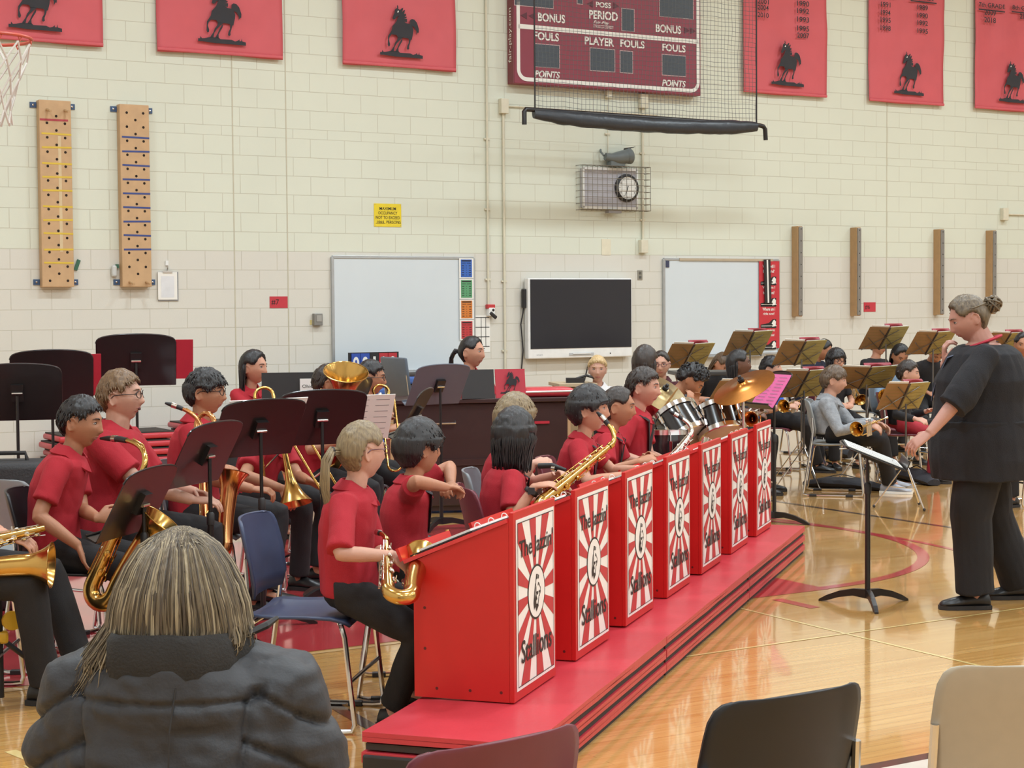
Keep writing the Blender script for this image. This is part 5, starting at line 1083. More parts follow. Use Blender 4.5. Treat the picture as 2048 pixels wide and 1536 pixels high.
S2 = music_stand('black music stand before the sandy-haired player', pd(419, 900, 8.0)[:2], .935, 160, 28)
S3 = music_stand('black music stand below the raised trombone slide loop', pd(522, 900, 8.6)[:2], 1.01, 132, 30)
S4 = music_stand('black music stand under the euphonium bell', pd(645, 900, 9.3)[:2], 1.015, 116, 26)
S5 = music_stand('black music stand tilted beside the player with glasses near the euphonium', (-.98, 11.0), 1.0, 172, 22, .46)
S6 = music_stand('small black music stand tilted before the piano', (-.56, 10.2), .98, 172, 30, .44)
L1 = music_stand('tall black music stand at the left edge of the photo', (-2.86, 9.85), 1.14, 104, 14)
L2 = music_stand('tall black music stand with a red folder, behind the left-edge stand', (-2.86, 10.6), 1.20, 106, 14)
L3 = music_stand('tallest black music stand with a red folder, above the sandy-haired player', (-2.40, 10.9), 1.29, 104, 14)
PN = music_stand('grey-backed music stand standing in front of the piano', (-.52, 12.35), 1.05, 125, 32, .46, .34, desk=mat('desk_slate', '#686c77', .75, 0, .05, 3))
sheet_on(L2, .10, .30, -.13, .14, REDF, 'music_folder', 'red folder sticking out past the second tall stand', 'folder', None, .006)
sheet_on(L3, .1, .36, -.13, .13, REDF, 'music_folder', 'red folder sticking out past the tallest stand', 'folder', None, .006)
sheet_on(S3, -.22, .25, -.14, .17, PAPER, 'sheet_music', 'white sheet music showing along the edge of the stand below the slide loop', 'sheet music', None, .004)
sheet_on(S4, .16, .42, -.15, .13, PAPER, 'sheet_music', 'lined sheet music sticking out right of the stand under the euphonium bell', 'sheet music', None, .004, 7)
# conductor's stand
CS = music_stand('black conductor\'s music stand with a flat desk and arched feet', (1.90, 9.10), .805, -8, 68, .46, .34, leg0=-92)
CB = sheet_on(CS, -.225, .225, -.16, .16, BLACKP, 'score_binder', 'open ring binder of white score pages on the conductor\'s stand', 'binder', None, .006, 22, PAPER)
r_, c, v, n = CS; b = MB()
for z in (-.11, 0, .11): b.tube([c+v*z+T3(.014*math.cos(t), 0, 0)+n*(.012+.014*math.sin(t)) for t in LS(0, PI, 8)], .002, CHROME, 5)
b.build('ring', CB)
# drummer's pink sheets
PK = music_stand('black music stand with pink sheets beside the crash cymbal', (1.93, 12.55), .985, 206, 36, .30, .32)
sheet_on(PK, -.145, .145, -.155, .135, mat('pink_paper', '#d9659a', .8), 'sheet_music', 'two pink sheets of music on the drummer\'s stand', 'sheet music', None, .003, 9)
# folding wire stands with open folders, for the concert band
TAN = mat('manila_tan', '#937049', .75, 0, .10, 9); OLV = mat('manila_olive', '#a3935a', .75, 0, .10, 9); WIRE = mat('stand_wire', '#6f6a66', .3, .8)
def folding_stand(label, flabel, desk, Y, face, tilt, w_=.47, h_=.30, zc=None, foot=None, single=False):
    p = pd(desk[0], desk[1], Y); base = Vector((p.x, p.y, 0)); zc = p.z
    r_ = root('folding_music_stand', base, math.radians(face-90), label, 'music stand', 'folding wire stands of the concert band'); t = math.radians(tilt); v = T3(0, -math.sin(t), math.cos(t)); n = T3(0, math.cos(t), math.sin(t)); c = T3(0, .02, zc)
    b = MB(); b.tube([T3(0, 0, .30), T3(0, 0, zc-.05)], .008, WIRE, 8); b.build('pole', r_, smooth=True)
    b = MB()
    for sg in (1, -1): b.tube([c+T3(sg*w_*.46, 0, 0)-v*h_*.5, c+v*h_*.40+T3(-sg*w_*.25, 0, 0)], .004, WIRE, 6); b.tube([c-v*h_*.5, c+T3(sg*w_*.44, 0, 0)+v*.02], .004, WIRE, 6)
    b.tube([c-v*h_*.51+T3(-w_*.5, 0, 0)+n*.02, c-v*h_*.51+T3(w_*.5, 0, 0)+n*.02], .005, WIRE, 6); b.tube([c-v*h_*.5, c+v*h_*.42], .006, WIRE, 6); b.build('desk_frame', r_, smooth=True)
    for a in (30, 150, 270):
        d = ang(a); b = MB(); b.tube([T3(0, 0, .36), d*.24+T3(0, 0, .02)], .006, CHROME, 6); b.tube([T3(0, 0, .16), d*.12+T3(0, 0, .17)], .004, CHROME, 6); b.ell(d*.245+T3(0, 0, .014), (.012, .012, .013), BLACKP, None, 8, 6); b.build('leg', r_, smooth=True)
    o = root('music_folder', base, math.radians(face-90), flabel, 'folder', 'open folders on the wire stands')
    def slab(xa, xb, za, zb, ta, tb, mm, nm, bend=0.):
        b = MB(); b.add([c+T3(x, 0, 0)+v*z+n*(q+bend*abs(x)) for x in (xa, xb) for z in (za, zb) for q in (ta, tb)], [(0, 1, 3, 2), (4, 6, 7, 5), (0, 4, 5, 1), (2, 3, 7, 6), (0, 2, 6, 4), (1, 5, 7, 3)], mm); b.build(nm, o)
    slab(0.004, w_*.5, -h_*.5, h_*.5, .008, .011, OLV, 'cover', .05); slab(-w_*.5, -.004, -h_*.5, h_*.5, .008, .011, TAN, 'cover', .05)
    slab(-.012, .012, -h_*.5, h_*.5, .006, .010, mat('folder_spine', '#4f4038', .7), 'spine')
    slab(.01, w_*.46, -h_*.46, h_*.51, .013, .016, PAPER, 'sheet_page', .06); slab(-w_*.46, -.01, -h_*.46, h_*.56, .013, .016, PAPER, 'sheet_page', .06)
    b = MB(); R2 = random.Random(int(desk[0]))
    for q in range(7):
        z = -h_*.38+h_*.76*q/6
        for xa, xb in ((.03, w_*.45), (-w_*.45, -.03)):
            xb2 = xb-R2.uniform(0, .05); ta = .0074
            b.add([c+T3(x, 0, 0)+v*zz+n*(ta+.05*abs(x)) for x, zz in ((xa, z-.002), (xb2, z-.002), (xb2, z+.002), (xa, z+.002))], [(0, 1, 2, 3)], mat('show_through', '#84703f', .8))
    b.build('printed_lines', o)
    b = MB(); rs = []
    for x in LS(-w_*.10, w_*.34, 8): rs.append([c+T3(x, 0, 0)+v*(h_*.5-.02)+n*.02, c+T3(x, 0, 0)+v*(h_*.5+.014+.008*math.sin(x*30))+n*.03, c+T3(x, 0, 0)+v*(h_*.5+.006)+n*.06, c+T3(x, 0, 0)+v*(h_*.5-.02)+n*.03])
    b.rings(rs, FOLD); b.build('inner_folder', o)
folding_stand('wire music stand left of the black-haired trumpeter, before the second whiteboard', 'open folder hiding the lower left of the second whiteboard', (1380, 714), 15.6, 118, 42)
folding_stand('wire music stand raised in front of the red poster strip', 'open folder in front of the red poster strip', (1500, 689), 16.6, 118, 38)
folding_stand('wire music stand above the blue-shirted trumpeter', 'open folder above the blue-shirted trumpeter', (1603, 708), 15.7, 112, 42)
folding_stand('wire music stand left of the grey hoodie', 'open folder left of the grey hoodie', (1608, 770), 14.9, 115, 42, .50, .32)
folding_stand('wire music stand behind the crash cymbal', 'open folder behind the crash cymbal', (1478, 790), 13.4, 118, 45, .46, .30)
folding_stand('wire music stand right behind the grey hoodie', 'open folder right behind the grey hoodie', (1733, 758), 15.5, 108, 48, .62, .30)
folding_stand('wire music stand raised before the black-shirted person', 'open folder raised before the black-shirted person', (1772, 678), 17.2, 113, 42)
folding_stand('wire music stand in front of the conductor\'s chin', 'open folder in front of the conductor\'s chin', (1866, 688), 17.0, 113, 42)
folding_stand('nearest wire music stand, just left of the conductor\'s chest', 'open folder just left of the conductor\'s chest', (1812, 795), 13.4, 112, 36, .40, .26)
folding_stand('wire music stand behind the conductor\'s back', 'open folder behind the conductor\'s back', (2012, 690), 17.0, 113, 42)
# ------------------------------------------------------------------ instruments
def sax(label, top, bottom, bell, mouth, k=1., body=BRASS, keys=BRASS, cap=False, bari=False, bh=.30):
    top, bottom = [Vector(p) if isinstance(p, Vector) else pd(*p) for p in (top, bottom)]; mouth = None if mouth is None else (mouth if isinstance(mouth, Vector) else pd(*mouth))
    ax = (top-bottom).normalized(); L = (top-bottom).length; B = Vector(bell); B = (B-ax*B.dot(ax)).normalized(); C = ax.cross(B)
    r_ = root('saxophone', bottom.copy(), 0, label, 'saxophone', 'saxophones'); O = bottom
    w = lambda x, y, z: B*x+C*y+ax*z        # local: bell side, across, up the body
    rb = .052*k; r0, r1 = .0115*k, .031*k
    b = MB(); n = 14; P = [w(0, 0, L*(1-i/n)) for i in range(n+1)]; Rr = [r0+(r1-r0)*(i/n)**1.1 for i in range(n+1)]
    b.tube(P, Rr, body, 18); ob = b.build('body_tube', r_, smooth=True)
    b = MB(); P = [w(rb-rb*math.cos(a), 0, -rb*1.15*math.sin(a)) for a in LS(0, PI, 13)]; b.tube(P, [r1+(.036*k-r1)*i/12 for i in range(13)], body, 18); b.build('bow', r_, smooth=True)
    hb = bh*k; b = MB(); P = []; Rr = []
    for i in range(17):
        t = i/16; P.append(w(2*rb+.055*k*t**1.6, 0, hb*t)); Rr.append(.036*k+.012*k*t+.040*k*max(0, (t-.72)/.28)**2.0)
    b.tube(P, Rr, body, 24, False); b.tube(P[::-1], [q*.96 for q in Rr[::-1]], body, 24, False)
    e = P[-1]; d = (P[-1]-P[-2]).normalized(); u = d.orthogonal().normalized(); vv = d.cross(u); b.tube([e+(u*math.cos(a)+vv*math.sin(a))*Rr[-1] for a in LS(0, 2*PI, 25)], .0022*k, body, 6, False); b.build('bell', r_, smooth=True)
    # neck and mouthpiece
    T = w(0, 0, L); b = MB()
    if mouth is not None:
        Mv = mouth-O; D = (Mv-T); q1 = T+ax*D.length*.42
        Q = [T+(q1-T)*(2*t*(1-t)) * 1.0 + (Mv-T)*t*t for t in LS(0, 1, 15)]
        ks = 10; b.tube(Q[:ks+2], [.0125*k-.003*k*i/ks for i in range(ks+2)], body, 14); b.lathe([(.016*k, 0), (.016*k, .02*k)], body, T-ax*.012*k, ax, 14); b.tube([Q[3]+C*.012*k+ax*.01, Q[6]+ax*.016*k, Q[9]+ax*.014*k], .003*k, keys, 6); nk = b.build('neck', r_, smooth=True)
        b = MB(); b.tube(Q[ks:], [.0115*k, .0125*k, .0125*k, .011*k, .0055*k], BLACKP, 12); b.build('mouthpiece', r_, smooth=True)
        b = MB(); dd = (Q[13]-Q[12]).normalized(); b.tube([Q[12]-dd*.012*k, Q[12]+dd*.016*k], .0145*k, SILVER if not cap else keys, 12, True); b.build('ligature', r_, smooth=True)
    # keywork
    b = MB(); 
    for a, o in ((.5, .006), (1.0, .010), (2.2, .006), (2.7, .012), (4.0, .006)):
        def rp(t, ex): r = r0+(r1-r0)*(1-t)+ex*k; return w(-math.cos(a)*r*.0+math.cos(a)*r, math.sin(a)*r, L*t)
        b.tube([rp(t, o) for t in LS(.06, .93, 6)], .0022*k, keys, 6)
        for t in LS(.1, .9, 6):
            c_ = w(0, 0, L*t); b.tube([c_, rp(t, o)], .0026*k, keys, 5)
    b.build('key_rod', r_, smooth=True)
    R3 = random.Random(int(L*1000))
    for i in range(16):
        t = .06+.055*i; r = r0+(r1-r0)*(1-t); a = (.9 if i % 3 == 0 else (-.8 if i % 3 == 1 else 2.3))+R3.uniform(-.25, .25); dr = (B*math.cos(a)+C*math.sin(a)); c_ = w(0, 0, L*t)+dr*(r+.006*k); kr = (.017-.009*t)*k
        b = MB(); b.lathe([(.0001, -.004*k), (kr, -.004*k), (kr, .002*k), (kr*.7, .004*k), (.0001, .004*k)], keys, c_, dr, 14); b.tube([c_+dr*.004*k, c_+dr*.008*k+ax*.03*k*(1 if i % 2 else -1)], .0024*k, keys, 6); b.build('key_cup', r_, smooth=True)
    for i, t in enumerate((.25, .55)):
        c_ = w(2*rb-.01*k, .046*k, hb*t); b = MB(); b.lathe([(.0001, 0), (.026*k, 0), (.026*k, .005*k), (.02*k, .007*k), (.0001, .007*k)], keys, c_, C, 16); b.tube([c_+C*.02*k+(B*math.cos(a)+ax*math.sin(a))*.02*k for a in LS(0, 2*PI, 10)], .002*k, keys, 5); b.build('bell_key', r_, smooth=True)
    for i in range(6):
        b = MB(); c_ = w(-.018*k, .012*k*(1 if i % 2 else -1), L*(.30+.07*i+(.08 if i > 2 else 0))); b.lathe([(.0001, 0), (.007*k, 0), (.007*k, .004*k), (.0001, .005*k)], PAPER, c_, -B, 10); b.build('pearl_touch', r_, smooth=True)
    if bari:
        b = MB(); b.tube([w(.05*math.cos(a)+.02, 0, L+.03+.06*math.sin(a)) for a in LS(-.4, 4.6, 18)], .014, body, 12); b.tube([w(-.02, 0, L-.02), w(-.02, 0, L+.08)], .012, body, 10); b.tube([w(.07, .01, L*.72), w(.07, .01, L+.02)], .016, body, 10); b.build('top_loop', r_, smooth=True)
    return r_
m2 = PEOPLE['P2']['mouth']
sax('gold tenor saxophone played by the dark-haired person at the left', (283, 948, 7.42), (186, 1165, 7.40), (1, -.25, .2), m2, 1.12, bh=.34)
sax('gold alto saxophone lying across the lap at the left edge', (90, 1056, 6.92), (-70, 1095, 6.85), (.2, -.5, -.85), None, 1.05, BRASS, SILVER)
sax('large orange-gold baritone saxophone, mouthpiece pointing left', (404, 862, 8.72), (414, 1095, 8.5), (.95, -.3, 0), (330, 806, 8.75), .98, BRASSR, BRASS, bari=True, bh=.37)
sax('alto saxophone with silvery keys on the ponytailed player\'s lap', (772, 1080, 6.40), (776, 1178, 6.06), (.75, .65, .1), (752, 1064, 6.5), .84, BRASS, SILVER)
sax('gold alto saxophone partly hidden behind the nearest band front', (895, 1060, 6.95), (900, 1215, 6.85), (.1, 1, 0), None, .9, bh=.2)
sax('bright gold alto saxophone held diagonally before the dark bob', (1222, 890, 7.72), (1088, 1000, 7.52), (.62, .1, -.75), (1194, 824, 7.78), .98, bh=.20)
sax('silver alto saxophone beside the drums', (1381, 870, 10.05), (1322, 945, 9.9), (.8, -.3, -.3), (1338, 822, 10.1), 1.0, SILVER, SILVER, True)
b = MB(); o0 = pd(1078, 932, 8.18); o1 = pd(1132, 940, 8.1); b.tube([o0-o0, (o1-o0)*.5+Vector((0, 0, .012)), o1-o0], [.014, .013, .008], BLACKP, 12); b.lathe([(.016, 0), (.016, .02)], SILVER, (o1-o0)*.5, o1-o0, 12); o = b.build('saxophone_mouthpiece', None, o0, smooth=True); tag(o, 'black saxophone mouthpiece held by the blond player behind the bob', 'mouthpiece')
def trombone(label, bend, bell_end, slide0, slide1, g0):
    bend, bell_end, slide0, slide1, g0 = [pd(*p) for p in (bend, bell_end, slide0, slide1, g0)]
    r_ = root('trombone', bell_end.copy(), 0, label, 'trombone', 'trombones'); O = bell_end; d = (bell_end-bend).normalized(); side = Vector((1, .15, 0)); side = (side-d*side.dot(d)).normalized(); rr = .052
    b = MB(); b.tube([bend-O+side*rr*math.cos(a)-d*rr*math.sin(a)*.95 for a in LS(0, PI, 13)], .0095, BRASS, 12); b.build('tuning_slide', r_, smooth=True)
    b = MB(); s0 = bend-O+side*rr; e = Vector((0, 0, 0)); Pp = [s0+(e-s0)*t for t in LS(0, 1, 22)]; Rr = [.010+.012*t+.080*max(0, (t-.55)/.45)**3.2 for t in LS(0, 1, 22)]
    b.tube(Pp, Rr, BRASS, 26, False); b.tube(Pp[::-1], [q*.95 for q in Rr[::-1]], BRASS, 26, False); b.build('bell', r_, smooth=True)
    b = MB(); b.tube([bend-O-side*rr, g0-O], .0085, BRASS, 10); b.tube([bend-O-side*rr+d*.25, bend-O+side*rr+d*.25], .005, SILVER, 8); b.tube([g0-O-d*.12, s0+(e-s0)*.5], .005, SILVER, 8); b.build('gooseneck', r_, smooth=True)
    b = MB(); q = (slide1-slide0).normalized(); sd = q.cross(Vector((0, -1, 0))).normalized()*.045
    for s_ in (1, -1): b.tube([slide0-O+sd*s_, slide1-O+sd*s_], .0075, BRASS, 10)
    b.tube([slide1-O+sd*math.cos(a)+q*.045*math.sin(a) for a in LS(0, PI, 9)], .0075, BRASS, 10); b.tube([slide0-O+sd, slide0-O-sd], .005, SILVER, 8); b.tube([slide0-O+sd+q*.3, slide0-O-sd+q*.3], .006, SILVER, 8); b.build('slide', r_, smooth=True)
    b = MB(); b.lathe([(.006, 0), (.006, .03), (.013, .055), (.013, .06)], SILVER, slide0-O+sd, -q, 12); b.build('mouthpiece', r_, smooth=True)
trombone('gold trombone resting bell-down behind the second music stand', (528, 792, 9.62), (590, 1008, 9.45), (596, 872, 9.75), (672, 1000, 9.45), (532, 985, 9.6))
trombone('copper-toned trombone held upright by the player right of the euphonium', (762, 784, 11.2), (742, 905, 11.0), (775, 800, 11.3), (790, 930, 11.0), (780, 880, 11.2))
def euphonium(label, bell, Y):
    c = pd(bell[0], bell[1], Y); r_ = root('euphonium', c.copy(), 0, label, 'euphonium'); d = Vector((.12, -.42, .9)).normalized()
    b = MB(); Pp = [d*(-.62+.62*t) for t in LS(0, 1, 24)]; Rr = [.035+.020*t+.083*max(0, (t-.58)/.42)**2.4 for t in LS(0, 1, 24)]; b.tube(Pp, Rr, BRASSR, 30, False); b.tube(Pp[::-1], [q*.96 for q in Rr[::-1]], BRASS, 30, False)
    u = d.orthogonal().normalized(); v = d.cross(u); b.tube([(u*math.cos(a)+v*math.sin(a))*Rr[-1] for a in LS(0, 2*PI, 31)], .004, BRASS, 6, False); b.build('bell', r_, smooth=True)
    b = MB(); s_ = Vector((-1, 0, 0)); q = -d*.62; b.tube([q+s_*(.07-.07*math.cos(a))-d*.07*math.sin(a) for a in LS(0, PI, 12)]+[q+s_*.14+d*.35], [.035]*12+[.020], BRASS, 16); b.tube([q+s_*.07+d*t for t in (.1, .35)], .014, BRASS, 10); b.build('body_tube', r_, smooth=True)
    for k in range(3):
        b = MB(); p = q+s_*(.03+.03*k)+Vector((0, -.06, 0)); b.tube([p+d*.1, p+d*.30], .013, SILVER, 12); b.tube([p+d*.30, p+d*.34], .004, SILVER, 8); b.lathe([(.0001, 0), (.011, 0), (.011, .004), (.0001, .005)], PAPER, p+d*.34, d, 10); b.build('valve', r_, smooth=True)
    b = MB(); b.tube([q+s_*.14+d*.35, q+s_*.16+d*.45, q+s_*.15+d*.5+Vector((0, .05, 0))], [.012, .009, .006], BRASS, 10); b.build('leadpipe', r_, smooth=True)
euphonium('gold euphonium with its wide bell facing up beside a cropped dark head', (692, 744), 10.55)
def trumpet(label, bell, out, Y, k=1., m=BRASS):
    c = pd(bell[0], bell[1], Y); d = Vector(out).normalized(); r_ = root('trumpet', c.copy(), 0, label, 'trumpet', 'trumpets of the concert band'); u = Vector((0, 0, 1)); u = (u-d*u.dot(d)).normalized()
    b = MB(); Pp = [-d*(.32*(1-t)) for t in LS(0, 1, 18)]; Rr = [.007+.006*t+.048*max(0, (t-.5)/.5)**2.8 for t in LS(0, 1, 18)]; b.tube(Pp, Rr, m, 24, False); b.tube(Pp[::-1], [q*.94 for q in Rr[::-1]], m, 24, False)
    a = d.orthogonal().normalized(); v = d.cross(a); b.tube([(a*math.cos(t)+v*math.sin(t))*Rr[-1] for t in LS(0, 2*PI, 25)], .0022, m, 6, False); b.build('bell', r_, smooth=True)
    b = MB(); b.tube([-d*.32-u*(.035-.035*math.cos(t))-d*.035*math.sin(t) for t in LS(0, PI, 9)]+[-d*.10-u*.07], .006, m, 10); b.tube([-d*.10-u*.07]+[-d*.10-u*(.035+.035*math.cos(t))+d*.035*math.sin(t) for t in LS(0, PI, 7)], .006, m, 10); b.tube([-d*.06, -d*.46], .006, m, 10); b.build('tubing', r_, smooth=True)
    for q in range(3):
        p = -d*(.18+.028*q)-u*.035; b = MB(); b.tube([p-u*.06, p+u*.055], .0105, SILVER, 12); b.tube([p+u*.055, p+u*.08], .003, SILVER, 8); b.lathe([(.0001, 0), (.009, 0), (.009, .004), (.0001, .005)], PAPER, p+u*.08, u, 10); b.build('valve', r_, smooth=True)
    b = MB(); b.lathe([(.005, 0), (.006, .05), (.012, .075), (.0125, .08), (.006, .078)], SILVER, -d*.45, -d, 12); b.build('mouthpiece', r_, smooth=True)
trumpet('gold trumpet on the grey hoodie\'s lap, bell toward the camera', (1713, 858), (-.62, -.74, -.12), 13.92)
trumpet('gold trumpet held by the blue-shirted person, bell toward the camera', (1567, 812), (-.55, -.8, -.1), 15.9)
trumpet('copper-gold trumpet beside the farthest band front', (1501, 838), (-.35, -.92, -.05), 13.4, 1., BRASSR)
trumpet('gold trumpet held low behind the grey hoodie\'s back', (1722, 800), (.1, -.8, -.5), 16.0)
trumpet('gold trumpet near the folder left of the conductor', (1770, 792), (-.3, -.9, -.1), 15.0)
# ------------------------------------------------------------------ drum kit
CYM = mat('cymbal_bronze', '#b97a3c', .28, 1., .08, 30); CYM2 = mat('cymbal_dark_bronze', '#94815c', .32, 1., .1, 30); HEADM = mat('drum_head', '#d6c8ae', .5); SHELL = mat('drum_shell_black', '#1d1a1c', .2, 0, .03, coat=.6)
def drum(name, label, c, axis, rad, dep, lugs=8, low=None):
    c = pd(*c); d = Vector(axis).normalized(); r_ = root(name, c.copy(), 0, label, 'drum', 'drums of the jazz kit'); u = d.orthogonal().normalized(); v = d.cross(u)
    b = MB(); b.lathe([(rad, -dep/2), (rad, dep/2)], SHELL, (0, 0, 0), d, 36); b.build('shell', r_, smooth=True)
    for s_ in (1, -1):
        b = MB(); b.lathe([(.0001, s_*dep*.5), (rad*.98, s_*dep*.5), (rad, s_*dep*.49)], HEADM, (0, 0, 0), d, 36); b.build('head', r_, smooth=True)
        b = MB(); z = s_*(dep/2-.008); b.lathe([(rad+.003, z-.02*s_), (rad+.012, z-.02*s_), (rad+.012, z+.012*s_), (rad+.001, z+.016*s_), (rad+.003, z-.02*s_)], CHROME, (0, 0, 0), d, 36); b.build('hoop', r_, smooth=True)
    for k in range(lugs):
        a = 2*PI*k/lugs; e = u*math.cos(a)+v*math.sin(a); b = MB(); p = e*(rad+.012)
        for s_ in (1, -1): b.tube([p+d*s_*dep*.08, p+d*s_*dep*.30], [.011, .014], CHROME, 8)
        b.tube([p+d*dep*.47, p-d*dep*.47], .004, CHROME, 6); b.build('lug', r_, smooth=True)
    return r_, c, d
drum('tom_drum', 'black tom drum with chrome hoops left of its twin', (1362, 852, 11.35), (-.42, .5, .76), .155, .22)
drum('tom_drum', 'black tom drum with chrome hoops beside the crash cymbal', (1438, 846, 11.35), (-.18, .5, .80), .150, .20)
drum('floor_tom', 'black floor tom half hidden behind the short-haired player', (1322, 912, 11.2), (0, .05, 1), .17, .34, 6)
drum('bass_drum', 'black bass drum low behind the far band fronts', (1425, 925, 11.7), (.72, -.69, 0), .26, .38, 8)
drum('snare_drum', 'shallow snare drum behind the two toms', (1392, 840, 12.0), (-.1, .1, 1), .18, .14, 8)
def cymbal(label, c, axis, rad, m, base):
    c = pd(*c); d = Vector(axis).normalized(); r_ = root('cymbal', Vector((base[0], base[1], 0)), 0, label, 'cymbal', 'cymbals of the jazz kit'); O = c-Vector((base[0], base[1], 0))
    b = MB(); b.lathe([(.006, .030), (.03, .028), (.045, .012), (rad*.5, .0), (rad, -.018), (rad, -.020), (rad*.5, -.002), (.045, .010), (.006, .026)], m, O, d, 48); b.build('plate', r_, smooth=True)
    b = MB(); b.lathe([(.0001, .075), (.012, .07), (.012, .05), (.022, .048), (.022, .034), (.0001, .033)], BLACKP, O, d, 12); b.build('wing_nut', r_, smooth=True)
    b = MB(); b.tube([O+d*.05, O-d*.03, Vector((O.x, O.y, O.z-.10)), Vector((0, 0, .35))], .011, CHROME, 10); b.build('stand_pole', r_, smooth=True)
    for a in (20, 140, 260): b = MB(); b.tube([Vector((0, 0, .42)), ang(a)*.27+Vector((0, 0, .015))], .009, CHROME, 8); b.ell(ang(a)*.275+Vector((0, 0, .014)), (.016, .016, .013), BLACKP, None, 8, 6); b.build('leg', r_, smooth=True)
q = pd(1487, 772, 11.2); cymbal('orange bronze crash cymbal tilted up beside the pink sheets', (1486, 770, 11.2), (-.42, -.30, .86), .215, CYM, (q.x+.01, q.y+.05))
q = pd(1322, 790, 11.7); cymbal('dark bronze ride cymbal behind the short-haired player\'s face', (1326, 784, 11.7), (.42, -.50, .76), .20, CYM2, (q.x, q.y+.05))
for (a, c, lab) in (((1300, 852), (1356, 776), 'upper wooden drumstick held by the drummer'), ((1312, 850), (1372, 795), 'lower wooden drumstick held by the drummer')):
    p0, p1 = pd(*a, 11.68), pd(*c, 11.45); b = MB(); b.tube([Vector((0, 0, 0)), (p1-p0)*.8, (p1-p0)*.93, (p1-p0)*.96, p1-p0], [.008, .0075, .0045, .006, .003], mat('drumstick_wood', '#b08a58', .5), 8); o = b.build('drumstick', None, p0, smooth=True); tag(o, lab, 'drumstick', 'drumsticks')
# ------------------------------------------------------------------ piano, keyboard and things along the wall
def boxpart(nm, par, c, d, m, bev=.0, rot=None): b = MB(); b.box(c, d, m, rot); return b.build(nm, par, bev=bev)
WALN = mat('dark_walnut', '#3a2423', .4, 0, .1, 5, coat=.2)
PR = math.atan2(.25, 1.35); r_ = root('piano', (-.245, 13.35, 0), PR, 'dark brown upright piano with its back to the band', 'piano')
boxpart('case', r_, (0, .25, .46), (1.38, .55, .80), WALN, .008); boxpart('lid', r_, (0, .24, .88), (1.44, .62, .035), WALN, .006); boxpart('plinth', r_, (0, .25, .05), (1.34, .5, .06), WALN)
for x in (-.30, .30, ): 
    b = MB(); b.tube([(x-.09, -.03, .72), (x-.09, -.06, .71), (x+.09, -.06, .71), (x+.09, -.03, .72)], .008, CHROME, 8); b.build('handle', r_, smooth=True)
boxpart('back_rail', r_, (0, -.03, .40), (1.34, .02, .05), WALN); boxpart('end_post', r_, (-.70, .0, .62), (.03, .03, .40), WOODB); boxpart('end_post', r_, (.70, .0, .62), (.03, .03, .40), WOODB)
boxpart('red_clip', r_, (.48, -.035, .70), (.12, .012, .02), REDF); boxpart('sticky_note', r_, (.30, -.028, .66), (.05, .004, .06), mat('note_green', '#a8b860', .8))
for x in (-.6, .6): b = MB(); b.lathe([(.03, -.015), (.03, .015)], BLACKP, (x, .05, .03), (1, 0, 0), 12); b.build('caster', r_, smooth=True)
o = root('music_folder', pd(990, 768, 13.3), PR+.05, 'open black folder with a red cover and horse on the piano top', 'folder'); b = MB(); b.box((-.13, .03, 0), (.26, .008, .23), BLACKP, Matrix.Rotation(-.2, 3, 'X')); b.build('cover', o); b = MB(); b.box((.13, .03, .0), (.24, .008, .23), REDF, Matrix.Rotation(-.2, 3, 'X')); b.build('red_cover', o); b = MB(); horse(b, .13, -.06, .018, BLKF, REDF); b.xf(Matrix.Translation((.13, 0, 0)) @ Matrix.Scale(.32, 4) @ Matrix.Translation((-.13, 0, -.2))); b.build('horse_silhouette', o)
b = MB(); b.rbox((0, 0, .035), (.52, .30, .07), .03, REDV); b.tube([(-.26, -.15, .04), (.26, -.15, .045)], .008, PAPER, 6); o = b.build('seat_cushion', None, pd(1078, 800, 13.55)-Vector((0, 0, .03)), PR, smooth=50); o.location.z = .899; tag(o, 'red vinyl cushion lying on the right end of the piano', 'cushion')
r_ = root('small_desk', (.53, 14.9, 0), PR, 'small beige desk with gadgets beside the white-shirted person', 'desk'); boxpart('top', r_, (0, 0, .93), (.34, .45, .03), mat('desk_beige', '#b8a588', .5), .004); boxpart('cabinet', r_, (.0, 0, .46), (.28, .40, .90), mat('desk_tan', '#a08460', .6)); 
b = MB(); b.box((.0, 0, .02), (.16, .12, .04), BLACKP); b.tube([(0, 0, .03), (.1, .02, .06), (.2, 0, .03)], .012, BLACKP, 6); o = b.build('desk_gadget', None, (.55, 14.85, .946)); tag(o, 'black gadget on the small beige desk', 'gadget')
r_ = root('raised_chair', (-.79, 14.3, .40), math.radians(-60), 'blue-grey plastic chair stacked up behind the grey-backed stand', 'chair'); m = mat('plastic_blue_gray', '#59626d', .5)
b = MB(); b.rbox((0, -.2, .62), (.47, .03, .36), .014, m, Matrix.Rotation(.14, 3, 'X')); b.build('backrest', r_, smooth=60); b = MB(); b.rbox((0, .02, .42), (.45, .42, .03), .014, m); b.build('seat', r_, smooth=60)
for sx in (-1, 1): b = MB(); b.tube([(.22*sx, -.21, .66), (.22*sx, -.18, .42), (.23*sx, -.22, -.39)], .011, CHROME, 8); b.tube([(.22*sx, .2, .42), (.23*sx, .22, -.39)], .011, CHROME, 8); b.build('leg', r_, smooth=True)
KB = root('electric_keyboard', pd(622, 830, 11.35), .12, 'black electric keyboard with an upright panel before the long-haired player', 'keyboard'); KB.location.z = 0
boxpart('body', KB, (.02, 0, .90), (.86, .34, .10), BLACKP, .01); b = MB(); b.box((-.14, -.10, 1.09), (.36, .02, .20), BLACKP, Matrix.Rotation(-.12, 3, 'X')); b.build('music_panel', KB); boxpart('label_card', KB, (-.02, -.128, 1.10), (.10, .004, .10), PAPER)
